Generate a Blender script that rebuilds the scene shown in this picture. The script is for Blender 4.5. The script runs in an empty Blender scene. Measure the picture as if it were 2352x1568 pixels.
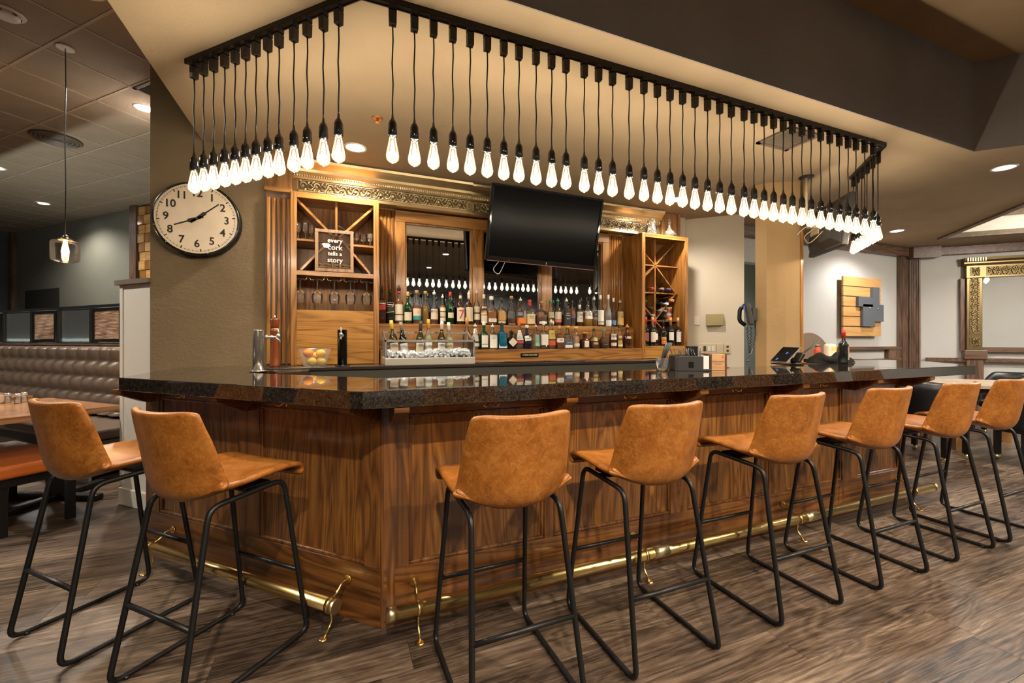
import bpy, bmesh, math, random
from mathutils import Vector, Matrix
random.seed(7)
sc = bpy.context.scene
COL = sc.collection
R = math.radians
PI = math.pi
Q = math.sqrt(0.5)

# ---------------------------------------------------------------- camera, world, exposure
cam = bpy.data.objects.new('camera', bpy.data.cameras.new('camera'))
COL.objects.link(cam)
cam.data.sensor_width = 36.0
cam.data.lens = 15.0
cam.data.shift_y = -0.00085
cam.data.clip_start = 0.05
cam.location = (0, 0, 1.27)
cam.rotation_euler = (R(90), 0, R(-22.2))
sc.camera = cam
w = bpy.data.worlds.new('world'); sc.world = w; w.use_nodes = True
w.node_tree.nodes['Background'].inputs[0].default_value = (0.9, 0.8, 0.7, 1)
w.node_tree.nodes['Background'].inputs[1].default_value = 0.05
sc.view_settings.view_transform = 'Standard'
sc.view_settings.look = 'None'
sc.view_settings.gamma = 1.0
sc.view_settings.use_curve_mapping = False
sc.view_settings.exposure = 2.35
sc.cycles.use_denoising = True
sc.cycles.max_bounces = 7
sc.cycles.diffuse_bounces = 3
sc.cycles.glossy_bounces = 4
sc.cycles.transparent_max_bounces = 18
sc.cycles.use_adaptive_sampling = True
sc.cycles.adaptive_threshold = 0.05
sc.cycles.sample_clamp_indirect = 6.0
sc.cycles.caustics_reflective = False
sc.cycles.caustics_refractive = False
BULB_W = 1.08        # watts of each pendant bulb
DOWN_W = 32.0       # watts of each recessed light over the bar
FILL_W = 125.0       # watts of each added fill light over the camera's side, out of view
DINE_W = 95.0       # recessed lights of the dining room

# ---------------------------------------------------------------- material helpers
class NT:
    def __init__(s, name):
        s.m = bpy.data.materials.new(name); s.m.use_nodes = True
        s.t = s.m.node_tree; s.t.nodes.clear()
        s.out = s.t.nodes.new('ShaderNodeOutputMaterial')
    def n(s, typ, ins=None, **kw):
        nd = s.t.nodes.new('ShaderNode' + typ)
        for k, v in kw.items(): setattr(nd, k, v)
        for k, v in (ins or {}).items():
            if isinstance(v, bpy.types.NodeSocket): s.t.links.new(v, nd.inputs[k])
            else: nd.inputs[k].default_value = v
        return nd
    def ramp(s, fac, stops):
        nd = s.n('ValToRGB', {0: fac}); e = nd.color_ramp.elements
        while len(e) < len(stops): e.new(0.5)
        for el, (p, c) in zip(e, stops): el.position = p; el.color = (*c, 1)
        return nd.outputs[0]
    def math(s, op, a, b=0.0, c=None):
        nd = s.n('Math', {0: a, 1: b}, operation=op)
        return nd.outputs[0]
    def mix(s, fac, a, b, blend='MIX'):
        nd = s.n('MixRGB', {0: fac, 1: a, 2: b}, blend_type=blend)
        return nd.outputs[0]
    def coords(s, scale=(1, 1, 1), rnd=True, space='Object'):
        c = s.n('TexCoord').outputs[space]
        if rnd:
            o = s.n('ObjectInfo').outputs['Random']
            k = s.n('CombineXYZ', {0: s.math('MULTIPLY', o, 37.0), 1: s.math('MULTIPLY', o, 91.0), 2: s.math('MULTIPLY', o, 53.0)})
            c = s.n('VectorMath', {0: c, 1: k.outputs[0]}, operation='ADD').outputs[0]
        return s.n('Mapping', {'Vector': c, 'Scale': scale}).outputs[0]
    def noise(s, vec, scale, detail=3.0, rough=0.55, dist=0.0):
        return s.n('TexNoise', {'Vector': vec, 'Scale': scale, 'Detail': detail, 'Roughness': rough, 'Distortion': dist}).outputs['Fac']
    def principled(s, **kw):
        names = dict(color='Base Color', rough='Roughness', metal='Metallic', spec='Specular IOR Level', normal='Normal',
                     coat='Coat Weight', coat_rough='Coat Roughness', ior='IOR', emit='Emission Color', estr='Emission Strength', alpha='Alpha',
                     trans='Transmission Weight', sss='Subsurface Weight', sheen='Sheen Weight')
        ins = {}
        for k, v in kw.items():
            if isinstance(v, tuple) and len(v) == 3 and k in ('color', 'emit'): v = (*v, 1)
            ins[names[k]] = v
        b = s.n('BsdfPrincipled', ins)
        s.t.links.new(b.outputs[0], s.out.inputs[0])
        return s.m
    def bump(s, h, strength=0.2, dist=0.01):
        return s.n('Bump', {'Height': h, 'Strength': strength, 'Distance': dist}).outputs[0]

def plain(name, color, rough=0.5, metal=0.0, **kw):
    return NT(name).principled(color=color, rough=rough, metal=metal, **kw)

def wood(name, dark, mid, light, axis='z', ring=9.0, scale=2.2, rough=0.35, streak=None, coat=0.0, fine=1.0, stretch=0.09):
    """oak-like grain: contour lines of a stretched noise plus fine fibres along the axis"""
    t = NT(name)
    st = {'x': (stretch, 1, 1), 'y': (1, stretch, 1), 'z': (1, 1, stretch)}[axis]
    ff = {'x': (0.02, 1, 1), 'y': (1, 0.02, 1), 'z': (1, 1, 0.02)}[axis]
    v = t.coords(st)
    n = t.noise(v, scale * 2.0, 2.0, 0.5, 0.6)
    rings = t.n('Math', {0: t.math('MULTIPLY', n, ring * 2.4), 1: 1.0}, operation='PINGPONG').outputs[0]
    rings = t.math('POWER', rings, 0.7)
    f = t.noise(t.coords(ff), 150.0, 2.0, 0.6)
    g = t.noise(t.coords(tuple(0.035 if q < 1 else 1 for q in st)), 46.0, 3.0, 0.6)
    fac = t.math('ADD', t.math('MULTIPLY', rings, 0.40), t.math('ADD', t.math('MULTIPLY', f, 0.30 * fine), t.math('MULTIPLY', g, 0.42)))
    col = t.ramp(fac, [(0.28, dark), (0.56, mid), (0.86, light)])
    if streak:
        s1 = t.noise(t.coords(tuple(0.25 * q if q < 1 else 1 for q in st)), 9.0, 4.0, 0.65)
        m = t.ramp(s1, [(0.57, (0, 0, 0)), (0.68, (1, 1, 1))])
        col = t.mix(t.math('MULTIPLY', m, 0.85), col, (*streak, 1))
    b = t.bump(f, 0.12, 0.003)
    return t.principled(color=col, rough=rough, normal=b, coat=coat, coat_rough=0.12)

def glassy(name, tint, refl=1.0, rough=0.0, body=0.0, body_col=(1, 1, 1), glow=0.0, glow_col=(1, 0.8, 0.5)):
    """thin-walled glass: tinted see-through with a fresnel sheen, optional body colour or glow"""
    t = NT(name)
    tr = t.n('BsdfTransparent', {0: (*tint, 1)}).outputs[0]
    if body > 0:
        df = t.n('BsdfDiffuse', {0: (*body_col, 1)}).outputs[0]
        tl = t.n('BsdfTranslucent', {0: (*body_col, 1)}).outputs[0]
        bb = t.n('MixShader', {0: 0.5, 1: df, 2: tl}).outputs[0]
        tr = t.n('MixShader', {0: body, 1: tr, 2: bb}).outputs[0]
    gl = t.n('BsdfGlossy', {0: (1, 1, 1, 1), 'Roughness': rough}).outputs[0]
    fr = t.math('MULTIPLY', t.n('Fresnel', {'IOR': 1.5}).outputs[0], refl)
    sh = t.n('MixShader', {0: fr, 1: tr, 2: gl}).outputs[0]
    if glow > 0:
        em = t.n('Emission', {0: (*glow_col, 1), 1: glow}).outputs[0]
        sh = t.n('AddShader', {0: sh, 1: em}).outputs[0]
    t.t.links.new(sh, t.out.inputs[0])
    return t.m

def emitter(name, color, strength, sampled=False):
    t = NT(name)
    e = t.n('Emission', {0: (*color, 1), 1: strength})
    t.t.links.new(e.outputs[0], t.out.inputs[0])
    if not sampled: t.m.cycles.emission_sampling = 'NONE'
    return t.m

def plaster(name, color, scale=14.0, strength=0.35, rough=0.75, var=0.12, mottle=1.2):
    t = NT(name)
    v = t.coords(rnd=False)
    n = t.noise(v, scale, 6.0, 0.6, 0.4)
    st = t.noise(t.coords((1, 1, 2.2), rnd=False), scale * 2.4, 3.0, 0.5, 1.0)
    m = t.noise(v, mottle, 3.0)
    d = tuple(c * (1 - var) for c in color); l = tuple(min(1, c * (1 + var)) for c in color)
    col = t.ramp(m, [(0.3, d), (0.7, l)])
    return t.principled(color=col, rough=rough, spec=0.25, normal=t.bump(t.math('ADD', n, t.math('MULTIPLY', st, 0.6)), strength, 0.012))

M = {}
# wood
M['oak_v'] = wood('oak_vertical', (0.12, 0.045, 0.009), (0.31, 0.132, 0.029), (0.46, 0.22, 0.060), 'z', coat=0.25)
M['oak_h'] = wood('oak_horizontal', (0.12, 0.045, 0.009), (0.31, 0.132, 0.028), (0.46, 0.22, 0.060), 'x', coat=0.25)
M['oak_door'] = wood('oak_door', (0.15, 0.055, 0.008), (0.41, 0.185, 0.032), (0.53, 0.26, 0.055), 'x', ring=11, scale=2.6, coat=0.3)
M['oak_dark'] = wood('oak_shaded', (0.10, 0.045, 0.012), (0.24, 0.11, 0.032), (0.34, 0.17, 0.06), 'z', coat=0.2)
BAR = ((0.040, 0.013, 0.004), (0.130, 0.046, 0.010), (0.225, 0.090, 0.020))
M['bar_v'] = wood('bar_oak_vertical', *BAR, 'z', ring=8, scale=3.2, streak=(0.045, 0.018, 0.007), coat=0.3, rough=0.32)
M['bar_h'] = wood('bar_oak_horizontal', *BAR, 'x', ring=8, scale=3.2, streak=(0.045, 0.018, 0.007), coat=0.3, rough=0.32)
M['bar_panel'] = wood('bar_oak_panel', (0.050, 0.017, 0.004), (0.165, 0.061, 0.012), (0.270, 0.115, 0.025), 'z', ring=10, scale=3.6, streak=(0.07, 0.026, 0.008), coat=0.3, rough=0.3)
M['walnut'] = wood('walnut_trim', (0.05, 0.026, 0.016), (0.13, 0.07, 0.042), (0.21, 0.125, 0.08), 'z', rough=0.4)
M['walnut_h'] = wood('walnut_trim_level', (0.06, 0.03, 0.018), (0.12, 0.065, 0.04), (0.19, 0.11, 0.07), 'x', rough=0.4)
M['table'] = wood('table_top_wood', (0.14, 0.06, 0.025), (0.30, 0.14, 0.06), (0.42, 0.22, 0.10), 'y', rough=0.22, coat=0.4)
M['table_grey'] = wood('grey_table_wood', (0.22, 0.16, 0.11), (0.34, 0.26, 0.19), (0.42, 0.33, 0.25), 'x', rough=0.4)
M['pine'] = wood('pine_board', (0.45, 0.22, 0.06), (0.58, 0.31, 0.10), (0.66, 0.38, 0.14), 'x', ring=5, rough=0.45)
M['box_wood'] = wood('box_wood', (0.42, 0.22, 0.09), (0.52, 0.30, 0.14), (0.58, 0.36, 0.18), 'x', ring=5, rough=0.5)
M['frame_wood'] = wood('brown_frame_wood', (0.15, 0.075, 0.035), (0.26, 0.14, 0.07), (0.34, 0.20, 0.11), 'z', rough=0.5)
def floor_mat():
    t = NT('floor_plank_wood')
    n = t.noise(t.coords((0.16, 1, 1)), 4.0, 3.0, 0.5, 0.9)
    rings = t.n('Math', {0: t.math('MULTIPLY', n, 34.0), 1: 1.0}, operation='PINGPONG').outputs[0]
    f = t.noise(t.coords((0.05, 1, 1)), 75.0, 4.0, 0.7)
    blot = t.noise(t.coords((0.30, 1, 1)), 5.0, 5.0, 0.65)
    rnd = t.n('ObjectInfo').outputs['Random']
    fac = t.math('ADD', t.math('MULTIPLY', rings, 0.09), t.math('ADD', t.math('MULTIPLY', f, 0.62), t.math('MULTIPLY', blot, 0.42)))
    fac = t.math('ADD', fac, t.math('MULTIPLY', t.math('SUBTRACT', rnd, 0.5), 0.16))
    col = t.ramp(fac, [(0.42, (0.020, 0.013, 0.009)), (0.53, (0.066, 0.043, 0.029)), (0.63, (0.120, 0.083, 0.057)), (0.76, (0.225, 0.168, 0.120))])
    return t.principled(color=col, rough=t.math('ADD', t.math('MULTIPLY', f, 0.22), 0.26), spec=0.4, normal=t.bump(t.math('ADD', f, t.math('MULTIPLY', rings, 0.3)), 0.18, 0.004))
M['floor'] = floor_mat()
# paint and plaster
M['soffit'] = plaster('tan_plaster', (0.345, 0.262, 0.168), 9.0, 0.30)
M['clockwall'] = plaster('olive_tan_plaster', (0.215, 0.155, 0.088), 9.0, 0.42)
M['brownface'] = plaster('dark_brown_paint', (0.235, 0.215, 0.205), 30.0, 0.08)
M['brownceil'] = plaster('brown_ceiling_paint', (0.30, 0.215, 0.13), 30.0, 0.05)
M['cream'] = plaster('cream_wall', (0.62, 0.55, 0.44), 25.0, 0.12, var=0.05)
M['greywhite'] = plaster('grey_white_wall', (0.55, 0.54, 0.51), 40.0, 0.06, var=0.04)
M['olive'] = plaster('grey_green_wall', (0.20, 0.195, 0.16), 40.0, 0.05, var=0.05)
M['slate'] = plaster('slate_wall', (0.25, 0.275, 0.30), 40.0, 0.05)
M['trimwhite'] = plain('white_trim_paint', (0.70, 0.66, 0.58), 0.4)
M['palegreen'] = plain('pale_green_paint', (0.50, 0.56, 0.48), 0.6)
M['greydoor'] = plain('grey_paint', (0.22, 0.22, 0.22), 0.5)
M['night'] = plain('night_window', (0.10, 0.118, 0.135), 0.2, spec=0.6)
M['pillar'] = plaster('tan_pillar_paint', (0.36, 0.235, 0.115), 9.0, 0.22)
def tile_mat():
    t = NT('perforated_ceiling_tile')
    v = t.coords((1, 1, 1), rnd=False)
    wv = t.n('TexWave', {'Vector': v, 'Scale': 55.0, 'Distortion': 0.0}, wave_type='BANDS', bands_direction='X').outputs['Fac']
    n = t.noise(v, 3.0, 2.0)
    col = t.ramp(n, [(0.3, (0.27, 0.215, 0.155)), (0.7, (0.31, 0.25, 0.185))])
    return t.principled(color=col, rough=0.8, spec=0.2, normal=t.bump(wv, 0.25, 0.002))
M['tile'] = tile_mat()
M['gridbar'] = plain('ceiling_grid_metal', (0.38, 0.305, 0.22), 0.6)
# stone, metal, leather
def granite():
    t = NT('black_speckled_granite')
    v = t.coords(rnd=False)
    vo = t.n('TexVoronoi', {'Vector': v, 'Scale': 300.0}).outputs['Color']
    fl = t.n('SeparateColor', {0: vo}).outputs[0]
    n = t.noise(v, 60.0, 4.0, 0.7)
    base = t.ramp(n, [(0.40, (0.006, 0.005, 0.004)), (0.66, (0.034, 0.024, 0.017))])
    m = t.ramp(fl, [(0.86, (0, 0, 0)), (0.93, (1, 1, 1))])
    col = t.mix(t.math('MULTIPLY', m, t.math('MULTIPLY', n, 1.3)), base, (0.085, 0.066, 0.05, 1))
    return t.principled(color=col, rough=0.05, spec=0.6, coat=0.5, coat_rough=0.01)
M['granite'] = granite()
def leather():
    t = NT('caramel_leather')
    v = t.coords()
    n = t.noise(v, 9.0, 6.0, 0.7, 1.0)
    c2 = t.noise(v, 30.0, 5.0, 0.7, 1.6)
    vein = t.math('ABSOLUTE', t.math('SUBTRACT', t.noise(v, 12.0, 4.0, 0.6, 2.0), 0.5))
    col = t.ramp(t.math('ADD', t.math('MULTIPLY', n, 0.62), t.math('MULTIPLY', c2, 0.38)), [(0.34, (0.165, 0.051, 0.006)), (0.50, (0.265, 0.088, 0.011)), (0.64, (0.36, 0.138, 0.025))])
    vm = t.ramp(vein, [(0.0, (1, 1, 1)), (0.035, (0, 0, 0))])
    col = t.mix(t.math('MULTIPLY', vm, 0.30), col, (0.46, 0.20, 0.05, 1))
    return t.principled(color=col, rough=t.math('ADD', t.math('MULTIPLY', n, 0.25), 0.24), spec=0.45, normal=t.bump(c2, 0.07, 0.003))
M['leather'] = leather()
M['seam'] = plain('dark_leather_seam', (0.22, 0.075, 0.012), 0.5)
M['brownleather'] = plain('grey_brown_leather', (0.098, 0.068, 0.048), 0.33, spec=0.5)
M['rustleather'] = plain('rust_orange_leather', (0.46, 0.115, 0.018), 0.35)
M['blackleather'] = plain('black_leather', (0.007, 0.0075, 0.009), 0.35, spec=0.4)
M['blackmetal'] = plain('black_powder_coat', (0.006, 0.0055, 0.0055), 0.40, spec=0.32)
M['blackplastic'] = plain('black_plastic', (0.006, 0.006, 0.0065), 0.3)
M['greyplastic'] = plain('dark_grey_plastic', (0.028, 0.026, 0.024), 0.45)
M['glossblack'] = plain('gloss_black', (0.006, 0.006, 0.006), 0.06, spec=0.6)
M['screen'] = plain('dark_screen', (0.003, 0.003, 0.0035), 0.22, spec=0.07)
M['trackblack'] = plain('bronze_black_track', (0.014, 0.009, 0.006), 0.45, spec=0.3)
def brass(name, c, rough):
    t = NT(name)
    n = t.noise(t.coords(), 5.0, 3.0, 0.5)
    col = t.ramp(n, [(0.3, tuple(q * 0.85 for q in c)), (0.65, c)])
    return t.principled(color=col, rough=rough, metal=1.0)
M['brass'] = brass('polished_brass', (0.78, 0.56, 0.22), 0.26)
M['brassdull'] = brass('aged_brass', (0.70, 0.56, 0.32), 0.34)
M['brassorn'] = brass('antique_brass_relief', (0.86, 0.77, 0.56), 0.34)
M['brassground'] = brass('antique_brass_ground', (0.20, 0.145, 0.07), 0.5)
M['oldbrass'] = brass('dark_old_brass', (0.24, 0.175, 0.085), 0.38)
M['oldbrassorn'] = brass('dark_old_brass_relief', (0.42, 0.32, 0.17), 0.36)
M['steel'] = plain('polished_steel', (0.72, 0.70, 0.66), 0.16, 0.85)
M['steelbrush'] = plain('brushed_steel', (0.70, 0.66, 0.58), 0.34, 0.7)
M['bronze'] = plain('bronze', (0.30, 0.19, 0.10), 0.35, 1.0)
M['mirror'] = plain('mirror_silver', (0.72, 0.74, 0.74), 0.004, 1.0)
M['mirrordark'] = plain('mirror_smoked', (0.50, 0.51, 0.52), 0.004, 1.0)
M['counterblack'] = plain('black_laminate', (0.030, 0.022, 0.018), 0.22)
M['counterface'] = plain('dark_olive_laminate', (0.045, 0.042, 0.032), 0.4)
M['white'] = plain('white_plastic', (0.72, 0.70, 0.66), 0.4)
M['beigeplate'] = plain('ivory_plastic', (0.60, 0.50, 0.34), 0.4)
M['clockface'] = plaster('aged_cream_dial', (0.80, 0.67, 0.51), 30.0, 0.0, var=0.06, mottle=8)
M['ink'] = plain('black_ink', (0.02, 0.016, 0.013), 0.6)
M['paper'] = plain('cream_paper', (0.72, 0.66, 0.54), 0.6)
# glass and light
M['bulbglass'] = glassy('clear_bulb_glass', (1, 0.97, 0.92), 0.9, glow=0.05, glow_col=(1, 0.78, 0.48))
M['filament'] = emitter('glowing_filament', (1.0, 0.86, 0.66), 4.0)
M['filament2'] = emitter('amber_filament', (1.0, 0.66, 0.30), 16.0)
M['downlens'] = emitter('downlight_lens', (1.0, 0.95, 0.88), 14.0)
M['glass'] = glassy('clear_glass', (0.98, 0.98, 0.97), 1.3, body=0.14, body_col=(0.95, 0.95, 0.93))
M['pane'] = glassy('clear_pane_glass', (0.985, 0.985, 0.98), 1.0)
M['shadeglass'] = glassy('smoke_amber_glass', (0.95, 0.93, 0.90), 0.8, rough=0.03)
M['cutglass'] = glassy('cut_glass', (0.95, 0.96, 0.95), 1.8, rough=0.06, body=0.14, body_col=(0.9, 0.92, 0.92))
M['panelglass'] = glassy('rippled_panel_glass', (0.62, 0.66, 0.66), 1.6, rough=0.2, body=0.30, body_col=(0.42, 0.45, 0.44))
M['frost'] = glassy('frosted_plastic', (0.95, 0.92, 0.88), 0.5, rough=0.25, body=0.20, body_col=(0.62, 0.57, 0.55))

# ---------------------------------------------------------------- geometry helpers
class MB:
    def __init__(s): s.v = []; s.f = []; s.sm = []
    def _add(s, vs, fs, smooth=False):
        o = len(s.v); s.v += [tuple(p) for p in vs]; s.f += [tuple(i + o for i in f) for f in fs]; s.sm += [smooth] * len(fs); return s
    def box(s, x0, x1, y0, y1, z0, z1):
        return s._add([(x0, y0, z0), (x1, y0, z0), (x1, y1, z0), (x0, y1, z0), (x0, y0, z1), (x1, y0, z1), (x1, y1, z1), (x0, y1, z1)],
                      [(3, 2, 1, 0), (4, 5, 6, 7), (0, 1, 5, 4), (1, 2, 6, 5), (2, 3, 7, 6), (3, 0, 4, 7)])
    def prism(s, poly, z0, z1, smooth=False):
        n = len(poly)
        a = sum(poly[i][0] * poly[(i + 1) % n][1] - poly[(i + 1) % n][0] * poly[i][1] for i in range(n))
        if a < 0: poly = poly[::-1]
        s._add([(x, y, z0) for x, y in poly] + [(x, y, z1) for x, y in poly], [tuple(range(n))[::-1], tuple(range(n, 2 * n))])
        s.f += []; o = len(s.v) - 2 * n
        for i in range(n):
            j = (i + 1) % n; s.f.append((o + i, o + j, o + n + j, o + n + i)); s.sm.append(smooth)
        return s
    def rings(s, rings, closed=True, cap0=True, cap1=True, smooth=True):
        n = len(rings[0]); o = len(s.v)
        for r in rings: s.v += [tuple(p) for p in r]
        for k in range(len(rings) - 1):
            for i in range(n if closed else n - 1):
                j = (i + 1) % n
                s.f.append((o + k * n + i, o + k * n + j, o + (k + 1) * n + j, o + (k + 1) * n + i)); s.sm.append(smooth)
        if cap0: s.f.append(tuple(range(o, o + n))[::-1]); s.sm.append(False)
        if cap1: s.f.append(tuple(range(o + (len(rings) - 1) * n, o + len(rings) * n))); s.sm.append(False)
        return s
    def lathe(s, prof, n=20, c=(0, 0, 0), cap0=True, cap1=True, expo=2.0, sy=1.0):
        rs = []
        for r, z in prof:
            ring = []
            for i in range(n):
                a = 2 * PI * i / n; ca, sa = math.cos(a), math.sin(a)
                k = (abs(ca) ** expo + abs(sa) ** expo) ** (-1 / expo) if expo != 2 else 1
                ring.append((c[0] + r * k * ca, c[1] + r * k * sa * sy, c[2] + z))
            rs.append(ring)
        return s.rings(rs, True, cap0, cap1)
    def cyl(s, a, b, r, n=12, r2=None, smooth=True):
        return s.tube([a, b], r, n, r2=r2)
    def tube(s, pts, r, n=8, closed=False, r2=None):
        P = [Vector(p) for p in pts]; m = len(P); rings = []
        up = None
        for i in range(m):
            if closed: d = (P[(i + 1) % m] - P[i - 1])
            else: d = P[min(i + 1, m - 1)] - P[max(i - 1, 0)]
            d.normalize()
            if up is None:
                up = Vector((0, 0, 1)) if abs(d.z) < 0.9 else Vector((1, 0, 0))
            a = d.cross(up)
            if a.length < 1e-4: a = d.cross(Vector((0.3, 1, 0.2)))
            a.normalize(); b = a.cross(d); b.normalize(); up = b
            rr = r if r2 is None else r + (r2 - r) * i / max(1, m - 1)
            rings.append([P[i] + (a * math.cos(2 * PI * k / n) + b * math.sin(2 * PI * k / n)) * rr for k in range(n)])
        if closed: rings.append(rings[0])
        return s.rings(rings, True, not closed, not closed)
    def ell(s, c, rx, ry, rz, n=12, m=8, rot=0.0):
        cr, sr = math.cos(rot), math.sin(rot); rs = []
        for k in range(m + 1):
            ph = -PI / 2 + PI * k / m
            rr = max(math.cos(ph), 0.02)
            ring = []
            for i in range(n):
                a = 2 * PI * i / n; x, z = rx * rr * math.cos(a), rz * math.sin(ph)
                ring.append((c[0] + x * cr - z * sr, c[1] + ry * rr * math.sin(a), c[2] + x * sr + z * cr))
            rs.append(ring)
        return s.rings(rs)
    def xf(s, mat):
        s.v = [tuple(mat @ Vector(p)) for p in s.v]; return s
    def mesh(s, name):
        me = bpy.data.meshes.new(name); me.from_pydata(s.v, [], s.f); me.validate()
        if len(me.polygons) == len(s.sm): me.polygons.foreach_set('use_smooth', s.sm)
        me.update(); return me

def rounded(pts, rad, seg=5, closed=False):
    """fillet the corners of a polyline"""
    P = [Vector(p) for p in pts]; out = []; m = len(P)
    for i in range(m):
        if not closed and i in (0, m - 1): out.append(P[i]); continue
        a, b, c = P[i - 1], P[i], P[(i + 1) % m]
        r = min(rad, (a - b).length * 0.45, (c - b).length * 0.45)
        p, q = b + (a - b).normalized() * r, b + (c - b).normalized() * r
        for k in range(seg + 1):
            t = k / seg; out.append(p * (1 - t) ** 2 + b * 2 * t * (1 - t) + q * t * t)
    return out

def obj(name, mb, mat, parent=None, bevel=0.0, seg=2, loc=None, rot=None, sub=0, kind=None):
    me = mb.mesh(name) if isinstance(mb, MB) else mb
    o = bpy.data.objects.new(name, me); COL.objects.link(o)
    if mat is not None:
        if len(me.materials) == 0: me.materials.append(M[mat] if isinstance(mat, str) else mat)
    if parent is not None: o.parent = parent
    if loc: o.location = loc
    if rot: o.rotation_euler = rot
    if bevel:
        b = o.modifiers.new('bevel', 'BEVEL'); b.width = bevel; b.segments = seg; b.limit_method = 'ANGLE'; b.angle_limit = R(40)
    if sub:
        b = o.modifiers.new('sub', 'SUBSURF'); b.levels = sub; b.render_levels = sub
    if kind: o['kind'] = kind
    return o

def tag(o, label, cat, group=None):
    o['label'] = label; o['category'] = cat
    if group: o['group'] = group
    return o

def thing(name, label, cat, loc=(0, 0, 0), rot=0.0, group=None):
    o = bpy.data.objects.new(name, None); COL.objects.link(o)
    o.empty_display_size = 0.05
    o.location = loc; o.rotation_euler = rot if isinstance(rot, tuple) else (0, 0, rot)
    return tag(o, label, cat, group)

def struct(name, mb, mat, **kw):
    o = obj(name, mb, mat, **kw); o['kind'] = 'structure'; return o

def dup(root, loc=None, rot=None, label=None):
    r = root.copy(); COL.objects.link(r)
    if loc is not None: r.location = loc
    if rot is not None: r.rotation_euler = rot if isinstance(rot, tuple) else (0, 0, rot)
    if label: r['label'] = label
    for ch in root.children:
        c = ch.copy(); COL.objects.link(c); c.parent = r
        for g in ch.children:
            d = g.copy(); COL.objects.link(d); d.parent = c
    return r

def text(name, body, size, parent, loc, mat, rot=(R(90), 0, 0), ext=0.0006, align='CENTER', sx=1.0, bold=0.0):
    cu = bpy.data.curves.new(name, 'FONT'); cu.body = body; cu.size = size; cu.align_x = align; cu.align_y = 'CENTER'
    cu.extrude = ext; cu.offset = bold; cu.resolution_u = 3
    tmp = bpy.data.objects.new(name, cu)
    me = bpy.data.meshes.new_from_object(tmp); bpy.data.objects.remove(tmp); bpy.data.curves.remove(cu)
    me.materials.clear(); me.materials.append(M[mat] if isinstance(mat, str) else mat)
    o = bpy.data.objects.new(name, me); COL.objects.link(o)
    o.parent = parent; o.location = loc; o.rotation_euler = rot; o.scale = (sx, 1, 1)
    return o

def light(name, typ, power, color, parent, loc, size=0.1, **kw):
    l = bpy.data.lights.new(name, typ); l.energy = power; l.color = color
    if typ == 'POINT': l.shadow_soft_size = size
    elif typ == 'AREA': l.shape = 'DISK'; l.size = size
    elif typ == 'SPOT': l.shadow_soft_size = size; l.spot_size = kw.get('angle', R(120)); l.spot_blend = 0.6
    o = bpy.data.objects.new(name, l); COL.objects.link(o); o.parent = parent; o.location = loc
    return o

ORD = ['first', 'second', 'third', 'fourth', 'fifth', 'sixth', 'seventh', 'eighth', 'ninth', 'tenth', 'eleventh', 'twelfth', 'thirteenth', 'fourteenth',
       'fifteenth', 'sixteenth', 'seventeenth', 'eighteenth', 'nineteenth', 'twentieth', 'twenty-first', 'twenty-second', 'twenty-third', 'twenty-fourth',
       'twenty-fifth', 'twenty-sixth', 'twenty-seventh', 'twenty-eighth', 'twenty-ninth', 'thirtieth', 'thirty-first', 'thirty-second', 'thirty-third',
       'thirty-fourth', 'thirty-fifth', 'thirty-sixth', 'thirty-seventh', 'thirty-eighth', 'thirty-ninth', 'fortieth']

# ================================================================ the shell
ZC, ZU, ZT = 2.80, 3.52, 3.75      # bar soffit, upper ceiling, tiled ceiling
YB = 4.20                          # wall behind the back bar
# floor: planks along X, 0.18 wide
floor = struct('floor', MB().box(-14, 16, -7, 18, -0.05, -0.004), plain('plank_joint', (0.03, 0.02, 0.014), 0.6))
def in_view(x, y, m=0.35):
    la = x * math.cos(R(22.2)) - y * math.sin(R(22.2)); d = x * math.sin(R(22.2)) + y * math.cos(R(22.2))
    return d > 0.3 and abs(la) < d * 1.2 + m * 1.6 and d > 1.27 * 980 / 790 - m
planks = []
for row in range(-12, 46):
    y = 1.13 + row * 0.18 - 1.13 // 0.18 * 0
    off = random.random() * 1.22
    for k in range(-9, 13):
        x = k * 1.22 + off
        if y > 6.2 and x > 0.2: continue
        if y > 4.3 and x > -1.0 and x < 4.5: continue
        if any(in_view(x + dx, y + 0.09) for dx in (0, 0.61, 1.22)): planks.append((x, y))
planks.sort(key=lambda p: (p[0] + 0.61) ** 2 + p[1] ** 2)
pme = MB().box(0.0008, 1.2192, 0.0006, 0.1794, -0.006, 0).mesh('plank'); pme.materials.append(M['floor'])
for i, (x, y) in enumerate(planks[:300]):
    p = obj('plank', pme, None, floor, loc=(x, y, 0))
far = MB()
for x, y in planks[300:]: far.box(x + 0.0008, x + 1.2192, y + 0.0006, y + 0.1794, -0.006, 0)
if planks[300:]: obj('plank_field', far, 'floor', floor, kind='stuff')

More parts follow.
